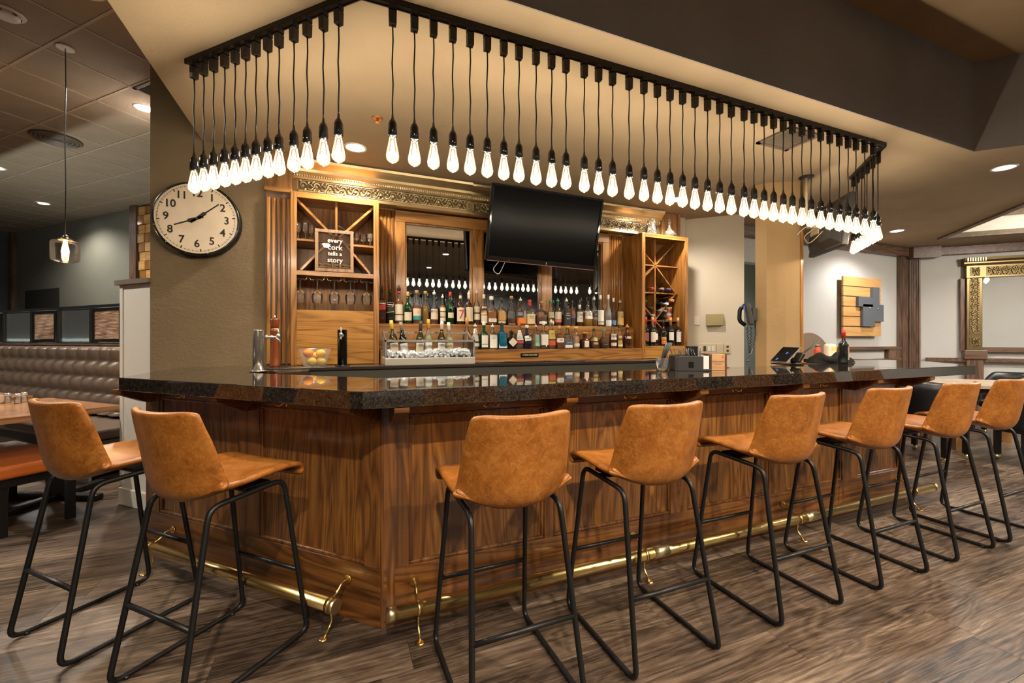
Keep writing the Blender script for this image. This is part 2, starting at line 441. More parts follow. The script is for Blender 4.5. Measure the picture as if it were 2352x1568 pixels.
# bar soffit: lower ceiling with the dropped edge towards the camera and a recessed tray further right
T0 = (8.31, 3.41); TL = 3.2
tray = [T0, (T0[0] + TL * Q, T0[1] - TL * Q), (T0[0], T0[1] - 2 * TL * Q), (T0[0] - TL * Q, T0[1] - TL * Q)]
def poly_with_hole(name, outer, hole, z, mat):
    bm = bmesh.new()
    ov = [bm.verts.new((x, y, z)) for x, y in outer]; hv = [bm.verts.new((x, y, z)) for x, y in hole]
    ed = [bm.edges.new((ov[i], ov[(i + 1) % len(ov)])) for i in range(len(ov))] + [bm.edges.new((hv[i], hv[(i + 1) % len(hv)])) for i in range(len(hv))]
    bmesh.ops.triangle_fill(bm, use_beauty=True, edges=ed)
    r = bmesh.ops.extrude_face_region(bm, geom=list(bm.faces))
    for v in r['geom']:
        if isinstance(v, bmesh.types.BMVert): v.co.z += 0.05
    bmesh.ops.recalc_face_normals(bm, faces=bm.faces)
    me = bpy.data.meshes.new(name); bm.to_mesh(me); bm.free(); return me
sof = [(-0.96, 1.79), (4.77, 1.79), (9.6, -3.04), (16, -3.04), (16, 12), (4.3, 12), (4.3, 4.3), (-0.96, 4.3)]
struct('ceiling_soffit', poly_with_hole('ceiling_soffit', sof, tray, ZC, 'soffit'), 'soffit')
struct('ceiling_soffit_face', MB().prism([(-0.96, 1.784), (4.768, 1.784), (9.592, -3.04), (9.67, -2.97), (4.80, 1.89), (-0.96, 1.89)], ZC + 0.0006, ZU + 0.05), 'brownface')
struct('ceiling_soffit_side', MB().box(-0.96, -0.90, 1.80, 3.93, ZC + 0.001, ZT), 'brownface')
struct('ceiling_upper', MB().box(-0.96, 16, -7, 1.95, ZU, ZU + 0.05), 'brownceil')
struct('ceiling_upper_side', MB().box(-1.02, -0.955, -7, 1.80, ZU - 0.001, ZT), 'brownface')
# tray over the right-hand room
tr = MB()
for i in range(4):
    a, b = Vector((*tray[i], 0)), Vector((*tray[(i + 1) % 4], 0)); d = (b - a).normalized(); nrm = Vector((-d.y, d.x, 0))
    cx = Vector((T0[0], T0[1] - TL * Q, 0))
    if (a - cx).dot(nrm) < 0: nrm = -nrm
    tr._add([a + Vector((0, 0, ZC)), b + Vector((0, 0, ZC)), b + Vector((0, 0, 3.06)), a + Vector((0, 0, 3.06))], [(0, 1, 2, 3)])
tray_side = struct('ceiling_tray_side', tr, 'trimwhite')
cxy = (T0[0], T0[1] - TL * Q)
def sq_ring(r0, r1, z0, z1):
    mb = MB()
    for i in range(4):
        a0 = PI / 2 + i * PI / 2; a1 = a0 + PI / 2
        p = [(cxy[0] + math.cos(a) * r, cxy[1] + math.sin(a) * r) for a, r in ((a0, r0), (a1, r0), (a1, r1), (a0, r1))]
        mb.prism(p, z0, z1)
    return mb
RT = TL * Q
obj('trim_tray_lower', sq_ring(RT - 0.01, RT + 0.10, ZC - 0.022, ZC), 'walnut_h', tray_side)
obj('trim_tray_upper', sq_ring(RT - 0.14, RT + 0.01, 3.04, 3.12), 'walnut_h', tray_side)
obj('tray_ceiling', sq_ring(0.001, RT - 0.05, 3.34, 3.36), 'cream', tray_side)
obj('tray_upper_side', sq_ring(RT - 0.13, RT - 0.10, 3.10, 3.36), 'cream', tray_side)

# tiled ceiling of the dining room, laid on the diagonal
ct = struct('ceiling_tiled', MB().prism([(-0.95, -7), (-0.95, 3.93), (-1.0, 3.95), (-1.0, 12), (-4, 16), (-14, 16), (-14, -7)], ZT + 0.012, ZT + 0.04), 'gridbar')
S0, TT0, PT = 1.79, 4.445, 0.61
tm = MB().box(0.012, PT - 0.012, 0.012, PT - 0.012, 0, 0.008).mesh('ceiling_tile'); tm.materials.append(M['tile'])
gm = MB().box(0, PT, -0.011, 0.011, -0.004, 0.006).mesh('grid_bar'); gm.materials.append(M['gridbar'])
for a in range(-3, 6):
    for b in range(-4, 18):
        s_, t_ = S0 + (a + 0) * PT, TT0 + b * PT
        xc, yc = (s_ + PT / 2 - t_ - PT / 2) * Q, (s_ + t_ + PT) * Q
        if xc > -0.75 or s_ > 4.55: continue
        la = xc * 0.926 - yc * 0.378; d = xc * 0.378 + yc * 0.926
        if d < 0.8 or la / d < -1.45: continue
        base = ((s_ - t_) * Q, (s_ + t_) * Q, ZT)
        o = obj('ceiling_tile', tm, None, ct, loc=base, rot=(0, 0, R(45)))
        obj('grid_bar', gm, None, ct, loc=base, rot=(0, 0, R(45)))
        obj('grid_bar', gm, None, ct, loc=base, rot=(0, 0, R(135)))

# walls
struct('wall_clock', MB().box(-1.284, -0.535, 3.93, 4.30, 0, ZT), 'clockwall')
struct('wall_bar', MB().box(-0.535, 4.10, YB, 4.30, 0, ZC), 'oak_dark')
def slab(p, q, th, z0, z1):
    d = Vector((q[0] - p[0], q[1] - p[1], 0)).normalized(); n = Vector((-d.y, d.x, 0)) * th
    return MB().prism([p, q, (q[0] + n.x, q[1] + n.y), (p[0] + n.x, p[1] + n.y)], z0, z1)
struct('wall_cream', slab((3.99, 4.24), (4.54, 3.71), 0.14, 0, ZC), 'cream')
struct('wall_cream_return', MB().box(3.80, 4.02, 4.12, 4.3, 0, ZC), 'cream')
struct('wall_art', MB().box(5.62, 9.0, 4.16, 4.30, 0, ZC), 'greywhite')
struct('wall_art_header', MB().box(4.4, 5.62, 4.16, 4.30, 2.34, ZC), 'greywhite')
struct('wall_hall', MB().box(4.0, 7.5, 5.6, 5.7, 0, ZC), 'palegreen')
struct('wall_hall_lower', MB().box(4.4, 6.6, 5.52, 5.6, 0, 1.98), 'greydoor')
struct('wall_mirror', slab((13.4, -0.37), (8.88, 4.15), -0.12, 0, ZC), 'greywhite')
struct('wall_rear_right', MB().box(8.2, 15.9, -6.49, -6.40, 0, ZU), 'greywhite')
struct('wall_room_divider', MB().box(7.4, 13.0, -1.35, -1.25, 0, ZC - 0.001), 'greywhite')
struct('wall_right', MB().box(15.9, 16, -7, 4, 0, ZU), 'greywhite')
wr = struct('wall_rear', MB().box(-14, 16, -6.6, -6.5, 0, ZT), 'slate')
struct('wall_far_left', slab((-7.02, 13.56), (-2.6, 9.14), 0.15, 0, ZT), 'olive')
struct('wall_dining_left', slab((-14, 6.58), (-7.02, 13.56), 0.15, 0, ZT), plaster('dark_slate_wall', (0.10, 0.108, 0.12), 40.0, 0.05))
struct('wall_dining_right', slab((-3.0, 9.54), (-1.28, 4.3), 0.1, 0, ZT), 'brownface')
# night windows in the rear wall (they show in the bar mirrors)
for i, x in enumerate((-5.2, -1.2, 2.8)):
    wn = struct('window_%d' % (i + 1), MB().box(x, x + 3.4, -6.5, -6.46, 0.7, 2.9), 'night')
    fr = MB().box(x - 0.06, x + 3.46, -6.5, -6.43, 2.9, 2.98).box(x - 0.06, x + 3.46, -6.5, -6.43, 0.62, 0.7)
    for k in range(4): fr.box(x - 0.06 + k * 1.153, x + k * 1.153, -6.5, -6.43, 0.7, 2.9)
    obj('window_frame', fr, 'walnut', wn)
# crown beams and pilasters of the right-hand room
struct('trim_1', MB().box(4.6, 8.93, 4.04, 4.16, 2.66, ZC - 0.002), 'walnut_h', bevel=0.008)
tq = struct('trim_2', slab((12.5, 0.41), (8.87, 4.04), -0.12, 2.66, ZC - 0.002), 'walnut_h', bevel=0.008)
struct('trim_3', MB().prism([(8.72, 3.98), (8.98, 3.74), (9.12, 3.9), (8.9, 4.16), (8.72, 4.16)], 2.62, ZC - 0.003), 'walnut_h')
def fluted(name, label, width, z0, z1, loc, rot, flutes=5, mat='walnut', depth=0.06):
    t = thing(name, label, 'pilaster', loc, rot)
    obj('shaft', MB().box(-width / 2, width / 2, 0, depth, z0, z1), mat, t)
    rw = width / (flutes + 0.5)
    rm = MB(); rm.box(-rw * 0.32, rw * 0.32, -0.012, 0, z0 + 0.02, z1 - 0.02)
    me = rm.mesh('reed'); me.materials.append(M[mat])
    for k in range(flutes):
        obj('reed', me, None, t, loc=(-width / 2 + rw * (k + 0.75), 0, 0), bevel=0.004)
    return t
fluted('corner_pilaster', 'dark fluted wood pilaster left of the room corner near the wood art', 0.17, 0.0, 2.66, (8.70, 4.09, 0), 0)
fluted('corner_pilaster', 'dark fluted wood pilaster right of the room corner facing the brass mirror side', 0.15, 0.0, 2.66, (8.87, 4.035, 0), R(-45))
fluted('corner_pilaster', 'dark fluted wood pilaster just right of the tan pillar', 0.26, 0.0, 2.66, (5.98, 4.09, 0), 0)
# wainscot under the wood art
wt = struct('trim_4', MB().box(6.2, 8.62, 4.09, 4.16, 1.125, 1.175), 'walnut_h', bevel=0.006)
obj('lower_rail', MB().box(6.2, 8.62, 4.09, 4.16, 0.93, 0.98), 'walnut_h', wt)
obj('end_stile', MB().box(8.28, 8.62, 4.10, 4.16, 0.98, 1.125), 'walnut', wt)
obj('base_panel', MB().box(6.2, 8.62, 4.12, 4.16, 0.1, 0.93), 'walnut', wt)
wt = struct('trim_5', slab((12.4, 0.53), (9.0, 3.93), -0.05, 0.93, 0.99), 'walnut_h')
struct('baseboard_right', slab((12.4, 0.58), (9.0, 3.98), -0.04, 0, 0.14), 'walnut_h')
# tan pillar at the end of the bar
pil = struct('pillar', MB().prism([(3.812, 2.99), (3.845, 2.895), (3.985, 2.80), (4.10, 2.742), (4.16, 2.80), (4.16, 2.99)], 0, ZC), 'pillar')
obj('corner_strip', MB().prism([(4.10, 2.738), (4.125, 2.726), (4.165, 2.80), (4.14, 2.81)], 0, ZC - 0.002), 'oak_v', pil)

# ================================================================ bar
CZ = 1.07
top = thing('bar_countertop', 'polished black speckled granite bar top with a thick square edge', 'bar top')
outer = [(-1.10, 3.925), (-1.10, 2.945), (0.045, 1.80), (0.09, 1.768), (0.15, 1.765), (4.74, 1.765), (5.28, 2.305), (5.28, 3.2), (4.78, 3.2), (4.78, 2.66), (3.98, 2.66), (3.80, 2.37), (0.215, 2.37), (-0.53, 3.075), (-0.40, 3.25), (-0.56, 3.42), (-0.56, 3.925)]
obj('slab', MB().prism(outer, 1.0, CZ), 'granite', top, bevel=0.004)
seam = MB()
seam.prism([(0.060, 1.79), (0.064, 1.786), (0.219, 2.372), (0.214, 2.374)], CZ + 0.0001, CZ + 0.0004)
seam.prism([(3.80, 1.764), (3.804, 1.764), (3.804, 2.36), (3.80, 2.36)], CZ + 0.0001, CZ + 0.0004)
obj('joint_line', seam, 'greyplastic', top)
edge = MB().tube([(3.80, 2.372, 1.066), (0.215, 2.372, 1.066), (-0.53, 3.077, 1.066)], 0.004, 6)
obj('inner_edge_strip', edge, 'steel', top)

bar = thing('panelled_bar', 'dark stained oak bar front with recessed panels below the granite', 'bar')
YF = 1.975; SF = 2.163
# body core
obj('core', MB().prism([(-1.05, 3.92), (-1.05, 3.22), (0.19, 1.98), (4.16, 1.98), (4.5, 2.32), (4.5, 3.1), (4.3, 3.1), (4.3, 2.42), (4.08, 2.2), (0.28, 2.2), (-0.83, 3.31), (-0.83, 3.92)], 0, 0.999), 'bar_v', bar)
def bar_face(length, panels, loc, rot, zb=0.26, zt=0.94):
    """one straight face, local x along the face, front towards -y; panels: (x0, x1)"""
    f = bpy.data.objects.new('panelled_face', None); COL.objects.link(f); f.parent = bar; f.location = loc; f.rotation_euler = (0, 0, rot); f.empty_display_size = 0.05
    obj('bottom_rail', MB().box(0, length, -0.022, 0.01, 0.0, zb), 'bar_h', f, bevel=0.002)
    obj('top_rail', MB().box(0, length, -0.022, 0.01, zt, 0.999), 'bar_h', f, bevel=0.002)
    xs = [0.0] + [v for p in panels for v in p] + [length]
    for i in range(0, len(xs), 2):
        if xs[i + 1] - xs[i] > 0.005: obj('stile', MB().box(xs[i], xs[i + 1], -0.0225, 0.01, zb, zt), 'bar_v', f, bevel=0.002)
    for a, b in panels:
        obj('panel', MB().box(a, b, -0.006, 0.008, zb, zt), 'bar_panel', f)
        mo = MB(); w = 0.016
        mo.box(a, b, -0.018, 0.0, zb, zb + w).box(a, b, -0.018, 0.0, zt - w, zt).box(a, a + w, -0.018, 0.0, zb + w, zt - w).box(b - w, b, -0.018, 0.0, zb + w, zt - w)
        obj('moulding', mo, 'bar_v', f, bevel=0.005)
    return f
bar_face(3.98, [(0.11, 0.79), (0.84, 1.61), (1.735, 2.43), (2.57, 3.19), (3.37, 3.90)], (0.186, YF, 0), 0)
LL = math.hypot(-1.05 - 0.186, 3.213 - YF)
bar_face(LL, [(0.13, 0.83), (0.98, LL - 0.085)], (-1.05, 3.213, 0), R(-45))
obj('corner_post', MB().prism([(0.150, 2.0), (0.178, 1.955), (0.235, 1.950), (0.24, 2.03), (0.2, 2.06)], 0, 0.998), 'bar_v', bar, bevel=0.004)
cb = MB()
cb.prism([(0, 0), (0, -0.085), (-0.06, -0.085), (-0.20, -0.02), (-0.20, 0)], -0.03, 0.03)
cme = cb.mesh('corbel'); cme.materials.append(M['bar_v'])
def corbel(x, y, yaw):
    o = obj('corbel', cme, None, bar, loc=(x, y, 0.998)); o.rotation_euler = (R(90), 0, yaw)
    return o
for x in (0.24, 1.03, 1.86, 2.70, 3.47, 4.12): corbel(x, YF - 0.01, R(90))
for k in (0.06, 0.90, LL - 0.03): corbel(-1.05 + k * Q, 3.205 - k * Q, R(45))
# brass hooks under the counter
hk = MB()
for s in (-1, 1): hk.tube([(s * 0.006, 0, 0), (s * 0.010, -0.014, -0.014), (s * 0.022, -0.026, -0.026), (s * 0.034, -0.032, -0.020), (s * 0.036, -0.033, -0.006)], 0.0035, 6)
hk.box(-0.018, 0.018, -0.012, 0.004, -0.004, 0.002)
hme = hk.mesh('coat_hook'); hme.materials.append(M['brass'])
hooks = [((-0.735, 2.725, 0.99), R(-45), 'left of the stools on the angled side'), ((-0.215, 2.205, 0.99), R(-45), 'near the corner on the angled side'),
         ((0.64, 1.845, 0.99), 0, 'above the stool nearest the corner'), ((1.40, 1.845, 0.99), 0, 'above the second stool of the long row'), ((2.16, 1.845, 0.99), 0, 'above the third stool of the long row'), ((2.94, 1.845, 0.99), 0, 'above the fourth stool of the long row')]
for p, a, d in hooks:
    h = obj('coat_hook', hme, None, loc=p, rot=(0, 0, a)); tag(h, 'small brass double hook under the counter ' + d, 'hook', 'brass hooks under the counter')
    h.location = (p[0], p[1], 0.997)

# brass foot rails
def foot_rail(label, length, loc, rot, brackets, rings):
    t = thing('foot_rail', label, 'foot rail', loc, rot)
    obj('rail', MB().tube([(0, 0, 0.125), (length, 0, 0.125)], 0.029, 24), 'brass', t)
    cap = MB(); cap.tube([(-0.004, 0, 0.125), (0.035, 0, 0.125)], 0.0305, 24)
    obj('end_cap', cap, 'brassdull', t)
    cap = MB(); cap.tube([(length - 0.035, 0, 0.125), (length + 0.004, 0, 0.125)], 0.0305, 24)
    obj('end_cap', cap, 'brassdull', t)
    for x in rings: obj('joint_sleeve', MB().tube([(x - 0.05, 0, 0.125), (x + 0.05, 0, 0.125)], 0.0315, 24), 'brassdull', t)
    b = MB()
    b.tube(rounded([(0, 0.105, 0.185), (0, 0.065, 0.188), (0, 0.035, 0.155), (0, 0.0, 0.148)], 0.025, 5), 0.0055, 8)
    b.tube(rounded([(0, 0.0, 0.098), (0, 0.010, 0.05), (0, -0.035, 0.006)], 0.03, 5), 0.0055, 8)
    b.lathe([(0.018, 0), (0.020, 0.003), (0.012, 0.008)], 12, (0, -0.042, 0))
    b.tube([(0, 0.098, 0.185), (0, 0.107, 0.185)], 0.02, 12)
    b.tube([(-0.008, 0, 0.125), (0.008, 0, 0.125)], 0.033, 20)
    bme = b.mesh('bracket'); bme.materials.append(M['brass'])
    for x in brackets: obj('bracket', bme, None, t, loc=(x, 0, 0))
foot_rail('polished brass foot rail along the long bar front', 4.14, (0.19, 1.845, 0), 0, (0.13, 1.33, 2.55, 3.85), (1.43, 2.66))
foot_rail('polished brass foot rail along the short angled bar side', 1.43, (-1.02, 3.00, 0), R(-45), (0.1, 1.40), ())

# ---------------------------------------------------------------- bar stools
def stool_shell(t0, t1, nt, nu=12):
    prof = [(0.212, 0.702), (0.224, 0.714), (0.208, 0.727), (0.15, 0.728), (0.07, 0.717), (0.0, 0.703), (-0.07, 0.687), (-0.125, 0.676), (-0.168, 0.684), (-0.197, 0.722), (-0.214, 0.792), (-0.227, 0.878), (-0.238, 0.942), (-0.246, 0.995), (-0.2495, 1.020)]
    hw = [0.208, 0.213, 0.216, 0.221, 0.226, 0.229, 0.230, 0.229, 0.228, 0.226, 0.221, 0.214, 0.205, 0.196, 0.190]
    lift = [0.004, 0.005, 0.006, 0.012, 0.022, 0.034, 0.052, 0.076, 0.096, 0.102, 0.096, 0.084, 0.072, 0.063, 0.060]
    n = len(prof) - 1
    def at(a, t):
        i = min(int(t), n - 1); f = t - i; p0, p1, p2, p3 = a[max(i - 1, 0)], a[i], a[i + 1], a[min(i + 2, n)]
        return 0.5 * (2 * p1 + (p2 - p0) * f + (2 * p0 - 5 * p1 + 4 * p2 - p3) * f * f + (3 * p1 - p0 - 3 * p2 + p3) * f ** 3)
    rows = []
    for k in range(nt + 1):
        T = t0 + (t1 - t0) * k / nt; row = []
        for j in range(nu + 1):
            u = -1 + 2 * j / nu
            e = max(0.0, (abs(u) - 0.72) / 0.28)
            te = T
            if t1 >= n - 0.01: te = T - 0.55 * e * e * max(0, (T - (n - 3)) / 3)
            py, pz = at([p[0] for p in prof], te), at([p[1] for p in prof], te)
            ty = at([p[0] for p in prof], min(te + 0.2, n)) - at([p[0] for p in prof], max(te - 0.2, 0)); tz = at([p[1] for p in prof], min(te + 0.2, n)) - at([p[1] for p in prof], max(te - 0.2, 0))
            L = math.hypot(ty, tz) or 1; ny, nz = tz / L, -ty / L
            l = at(lift, te) * (abs(u) ** 2.2)
            if te < 1.6: ny, nz = 0, 1
            row.append((u * at(hw, te), py + ny * l, pz + nz * l))
        rows.append(row)
    mb = MB(); w = nu + 1
    for r in rows: mb.v += r
    for k in range(nt):
        for j in range(nu):
            mb.f.append((k * w + j, k * w + j + 1, (k + 1) * w + j + 1, (k + 1) * w + j)); mb.sm.append(True)
    return mb
def make_stool(label):
    t = thing('bar_stool', label, 'bar stool', group='caramel bar stools along the bar')
    for nm, a, b, k in (('seat', 0.0, 7.6, 12), ('backrest', 7.5, 14.0, 11)):
        o = obj(nm, stool_shell(a, b, k), 'leather', t)
        sd = o.modifiers.new('thick', 'SOLIDIFY'); sd.thickness = 0.026; sd.offset = -1
        ss = o.modifiers.new('sub', 'SUBSURF'); ss.levels = ss.render_levels = 1
    obj('seat_plate', MB().box(-0.13, 0.13, 0.02, 0.14, 0.674, 0.688).box(-0.16, 0.16, 0.03, 0.07, 0.672, 0.684), 'blackmetal', t, bevel=0.004)
    for s in (-1, 1):
        loop = [(s * 0.172, 0.165, 0.688), (s * 0.207, 0.255, 0.012), (s * 0.207, -0.255, 0.012), (s * 0.172, -0.135, 0.672)]
        obj('side_frame', MB().tube(rounded(loop, 0.045, 5, True), 0.0104, 10, closed=True), 'blackmetal', t)
    for y, nm in ((0.221, 'footrest'), (-0.206, 'stretcher')):
        x = 0.192
        obj(nm, MB().tube([(-x, y, 0.285), (x, y, 0.285)], 0.0095, 10), 'blackmetal', t)
    bl = MB()
    for s in (-1, 1):
        for y in (0.221, -0.206): bl.tube([(s * 0.195, y, 0.285), (s * 0.201, y, 0.285)], 0.006, 8)
    obj('bolt', bl, 'blackplastic', t, kind='stuff')
    pad = MB().lathe([(0.011, 0), (0.011, 0.012)], 10).mesh('foot_pad'); pad.materials.append(M['blackplastic'])
    for s in (-1, 1):
        for y in (0.2, -0.2): obj('foot_pad', pad, None, t, loc=(s * 0.205, y, 0))
    return t
st = make_stool('caramel leather bar stool on the angled side, its seat edge nearest the long row')
st.location = (-0.45, 2.03, 0); st.rotation_euler = (0, 0, R(-45))
dup(st, (-0.96, 2.50, 0), R(-45), 'caramel leather bar stool at far left, beside the dining table')
for x, l, a in ((0.59, 'caramel leather bar stool nearest the corner on the long bar front', 1.0), (1.225, 'caramel leather bar stool, second in the long row from the corner', 0), (2.01, 'caramel leather bar stool, third in the long row from the corner', 0),
             (2.74, 'caramel leather bar stool, fourth in the long row from the corner', 0), (3.46, 'caramel leather bar stool, fifth in the long row, in front of the bar end', 0), (4.08, 'caramel leather bar stool at the far right, cut by the picture edge', 0)):
    dup(st, (x, 1.535, 0), R(a), l)

# ---------------------------------------------------------------- track and pendants
trk = thing('light_track', 'dark bronze ceiling track following the bar in three straight runs', 'light track')
YT = 1.98; CX = 0.09; EX = 3.93
def run(p, q, w=0.018):
    d = Vector((q[0] - p[0], q[1] - p[1], 0)).normalized(); n = Vector((-d.y, d.x, 0)) * w
    mb = MB().prism([(p[0] - n.x, p[1] - n.y), (q[0] - n.x, q[1] - n.y), (q[0] + n.x, q[1] + n.y), (p[0] + n.x, p[1] + n.y)], ZC - 0.022, ZC)
    for s in (-0.9, 0.55):
        a = n * s; b = n * (s + 0.35)
        mb.prism([(p[0] + a.x, p[1] + a.y), (q[0] + a.x, q[1] + a.y), (q[0] + b.x, q[1] + b.y), (p[0] + b.x, p[1] + b.y)], ZC - 0.027, ZC - 0.022)
    return mb
obj('track_run', run((-0.76, 2.83), (CX, YT)), 'trackblack', trk)
obj('track_run', run((CX, YT), (EX, YT)), 'trackblack', trk)
obj('track_run', run((EX, YT), (4.44, 2.49)), 'trackblack', trk)
def make_pendant():
    t = thing('pendant_light', 'x', 'pendant light', group='bulb pendants on the bar track')
    a = MB().box(-0.017, 0.017, -0.015, 0.015, -0.026, 0.0)
    a.prism([(-0.017, -0.015), (0.017, -0.015), (0.017, 0.015), (-0.017, 0.015)], -0.026, -0.02)
    a.rings([[(-0.017, -0.015, -0.03), (0.017, -0.015, -0.03), (0.017, 0.015, -0.03), (-0.017, 0.015, -0.03)], [(-0.016, -0.014, -0.09), (0.016, -0.014, -0.09), (0.016, 0.014, -0.09), (-0.016, 0.014, -0.09)]], smooth=False)
    obj('track_adapter', a.xf(Matrix.Translation((0, 0, 0))), 'trackblack', t, bevel=0.002)
    obj('cord', MB().tube([(0, 0, -0.088), (0.002, 0, -0.16), (-0.002, 0.001, -0.26), (0.002, -0.001, -0.36), (-0.001, 0, -0.44), (0, 0, -0.505)], 0.0036, 7), 'blackplastic', t)
    obj('socket', MB().lathe([(0.0045, -0.490), (0.0075, -0.512), (0.015, -0.522), (0.0195, -0.537), (0.0195, -0.556), (0.0205, -0.560), (0.0205, -0.585), (0.0185, -0.592)][::-1], 14), 'glossblack', t)
    b = obj('bulb', MB().lathe([(0.0135, -0.588), (0.0150, -0.60), (0.0205, -0.630), (0.0265, -0.660), (0.0290, -0.678), (0.0265, -0.694), (0.0160, -0.705), (0.0050, -0.7075), (0.0030, -0.711)][::-1], 16), 'bulbglass', t)
    obj('filament', MB().lathe([(0.003, -0.606), (0.0065, -0.622), (0.0095, -0.648), (0.0100, -0.664), (0.006, -0.680), (0.002, -0.687)][::-1], 10), 'filament', b)
    light('bulb_glow', 'POINT', BULB_W, (1.0, 0.86, 0.66), t, (0, 0, -0.66), 0.02)
    return t
P0 = make_pendant(); first = True
def place(x, y, label, rz):
    global first
    if first: first = False; P0.location = (x, y, ZC - 0.022); P0['label'] = label; P0.rotation_euler = (0, 0, rz); return P0
    return dup(P0, (x, y, ZC - 0.022), rz, label)
XS = [0.228, 0.325, 0.413, 0.505, 0.59, 0.677, 0.764, 0.846, 0.941, 1.031, 1.116, 1.228, 1.319, 1.41, 1.522, 1.625, 1.722, 1.816, 1.912, 2.008, 2.11, 2.211, 2.311, 2.423, 2.513, 2.606, 2.697, 2.791, 2.882, 2.98, 3.076, 3.179, 3.28, 3.388, 3.49, 3.583, 3.689, 3.797]
for i, x in enumerate(XS): place(x, YT, 'clear teardrop bulb on black cord, %s from the corner on the long track run' % ORD[i], 0)
LS = [-0.721, -0.664, -0.606, -0.544, -0.487, -0.431, -0.377, -0.318, -0.263, -0.193, -0.132, -0.061, 0.003]
for i, x in enumerate(LS): place(x, 2.07 - x, 'clear teardrop bulb on black cord, %s from the clock end of the left track run' % ORD[i], R(45))
for i, k in enumerate((0.11, 0.22, 0.34, 0.46, 0.57, 0.67)): place(EX + k * Q, YT + k * Q, 'clear teardrop bulb on black cord, %s along the short far right track run' % ORD[i], R(45))

# ---------------------------------------------------------------- recessed lights, vents, sprinkler
def downlight(label, x, y, z, r, power, col=(1, 0.90, 0.76), rot=0.0):
    t = thing('recessed_light', label, 'ceiling light', (x, y, z), rot)
    obj('trim_ring', MB().lathe([(r * 0.78, 0.0), (r * 0.80, -0.004), (r, -0.006), (r * 1.02, 0.0)], 28, cap0=False, cap1=False), 'white', t)
    obj('lens', MB().lathe([(r * 0.80, -0.0005), (r * 0.80, -0.002)][::-1], 28), 'downlens', t)
    l = light('lamp', 'SPOT', power, col, t, (0, 0, -0.012), 0.05, angle=R(150))
    return t
downlight('recessed light in front of the brass cornice, left of the television', 0.129, 3.60, ZC, 0.085, DOWN_W * 0.75)
downlight('recessed light above the wine cabinet, right of the television', 3.414, 3.60, ZC, 0.085, DOWN_W * 0.75)
downlight('recessed light at the right picture edge beside the dropped ceiling', 5.46, 1.80 + 0.05, ZC, 0.085, DOWN_W * 1.3, (1, 0.95, 0.88))
downlight('recessed light right of the end bulbs, above the wood art', 7.217, 3.48, ZC, 0.085, DOWN_W * 0.8, (1, 0.95, 0.90))
downlight('recessed light in the hall ceiling behind the tan pillar', 5.3, 4.9, ZC, 0.085, DOWN_W, (1, 0.95, 0.90))
for i, (x, y) in enumerate(((-1.914, 5.688), (-4.928, 10.344), (-4.535, 8.463), (-3.4, 3.6), (-5.8, 6.2))):
    downlight(('recessed light beside the clock wall in the tiled ceiling', 'recessed light far back in the tiled ceiling, left of the glass pendant', 'recessed light at the left picture edge of the tiled ceiling',
               'recessed light over the near dining table', 'recessed light over the far dining table')[i], x, y, ZT - 0.002, 0.09, DINE_W * (0.45 if i in (1, 2) else 1), (1, 0.93, 0.82))
k = 0
for y in (-0.7, -2.6, -4.8):  # unseen fill lights, added to brighten floor and stools from the camera side
    for x in (-0.2, 2.6, 5.4):
        k += 1
        downlight('added fill light in the upper ceiling over the open floor, %s of its grid' % ORD[k - 1], x, y, ZU - 0.001, 0.09, FILL_W, (1, 0.86, 0.68))
for i, (x, y) in enumerate(((9.1, 1.2), (10.5, 2.0))):
    # lamps of the far room
    downlight('recessed light %s the tray ceiling of the right-hand room' % ('inside' if i == 0 else 'beside'), x, y, (3.338 if i == 0 else ZC), 0.085, DOWN_W * 2.2, (1, 0.94, 0.86))

def grille(name, label, x, y, z, wx, wy, rot, mat, n):
    t = thing(name, label, 'vent', (x, y, z), rot)
    fr = MB(); b = 0.03
    fr.box(-wx / 2, wx / 2, -wy / 2, -wy / 2 + b, -0.012, 0).box(-wx / 2, wx / 2, wy / 2 - b, wy / 2, -0.012, 0).box(-wx / 2, -wx / 2 + b, -wy / 2, wy / 2, -0.012, 0).box(wx / 2 - b, wx / 2, -wy / 2, wy / 2, -0.012, 0)
    obj('frame', fr, mat, t)
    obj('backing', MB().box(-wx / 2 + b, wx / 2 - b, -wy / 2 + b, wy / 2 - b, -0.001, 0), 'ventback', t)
    me = MB().box(-wx / 2 + b, wx / 2 - b, -0.0025, 0.0025, -0.010, -0.002).mesh('louvre'); me.materials.append(M[mat])
    for i in range(n): obj('louvre', me, None, t, loc=(0, -wy / 2 + b + (wy - 2 * b) * (i + 0.5) / n, 0), rot=(R(35), 0, 0))
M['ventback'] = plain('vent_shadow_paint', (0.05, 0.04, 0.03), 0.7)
M['ventpaint'] = plain('brown_vent_paint', (0.12, 0.09, 0.065), 0.5)
grille('ceiling_vent', 'rectangular brown louvred vent in the soffit behind the pendants', 3.16, 2.20, ZC, 0.34, 0.28, 0, 'ventpaint', 14)
grille('ceiling_vent', 'rectangular brown louvred vent in the tiled ceiling beside the clock wall', -1.46, 5.28, ZT - 0.001, 0.58, 0.56, R(45), 'ventpaint', 16)
t = thing('round_diffuser', 'round brown ring diffuser in the tiled ceiling behind the glass pendant cord', 'vent', (-3.197, 6.962, ZT - 0.001))
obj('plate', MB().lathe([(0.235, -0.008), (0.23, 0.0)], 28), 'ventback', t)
for r in (0.06, 0.10, 0.14, 0.18, 0.215): obj('ring', MB().lathe([(r - 0.012, -0.012), (r, -0.026), (r + 0.012, -0.012)], 28, cap0=False, cap1=False), 'ventpaint', t)
t = thing('smoke_detector', 'white round detector on the tiled ceiling at the top left corner', 'detector', (-2.318, 4.427, ZT - 0.001))
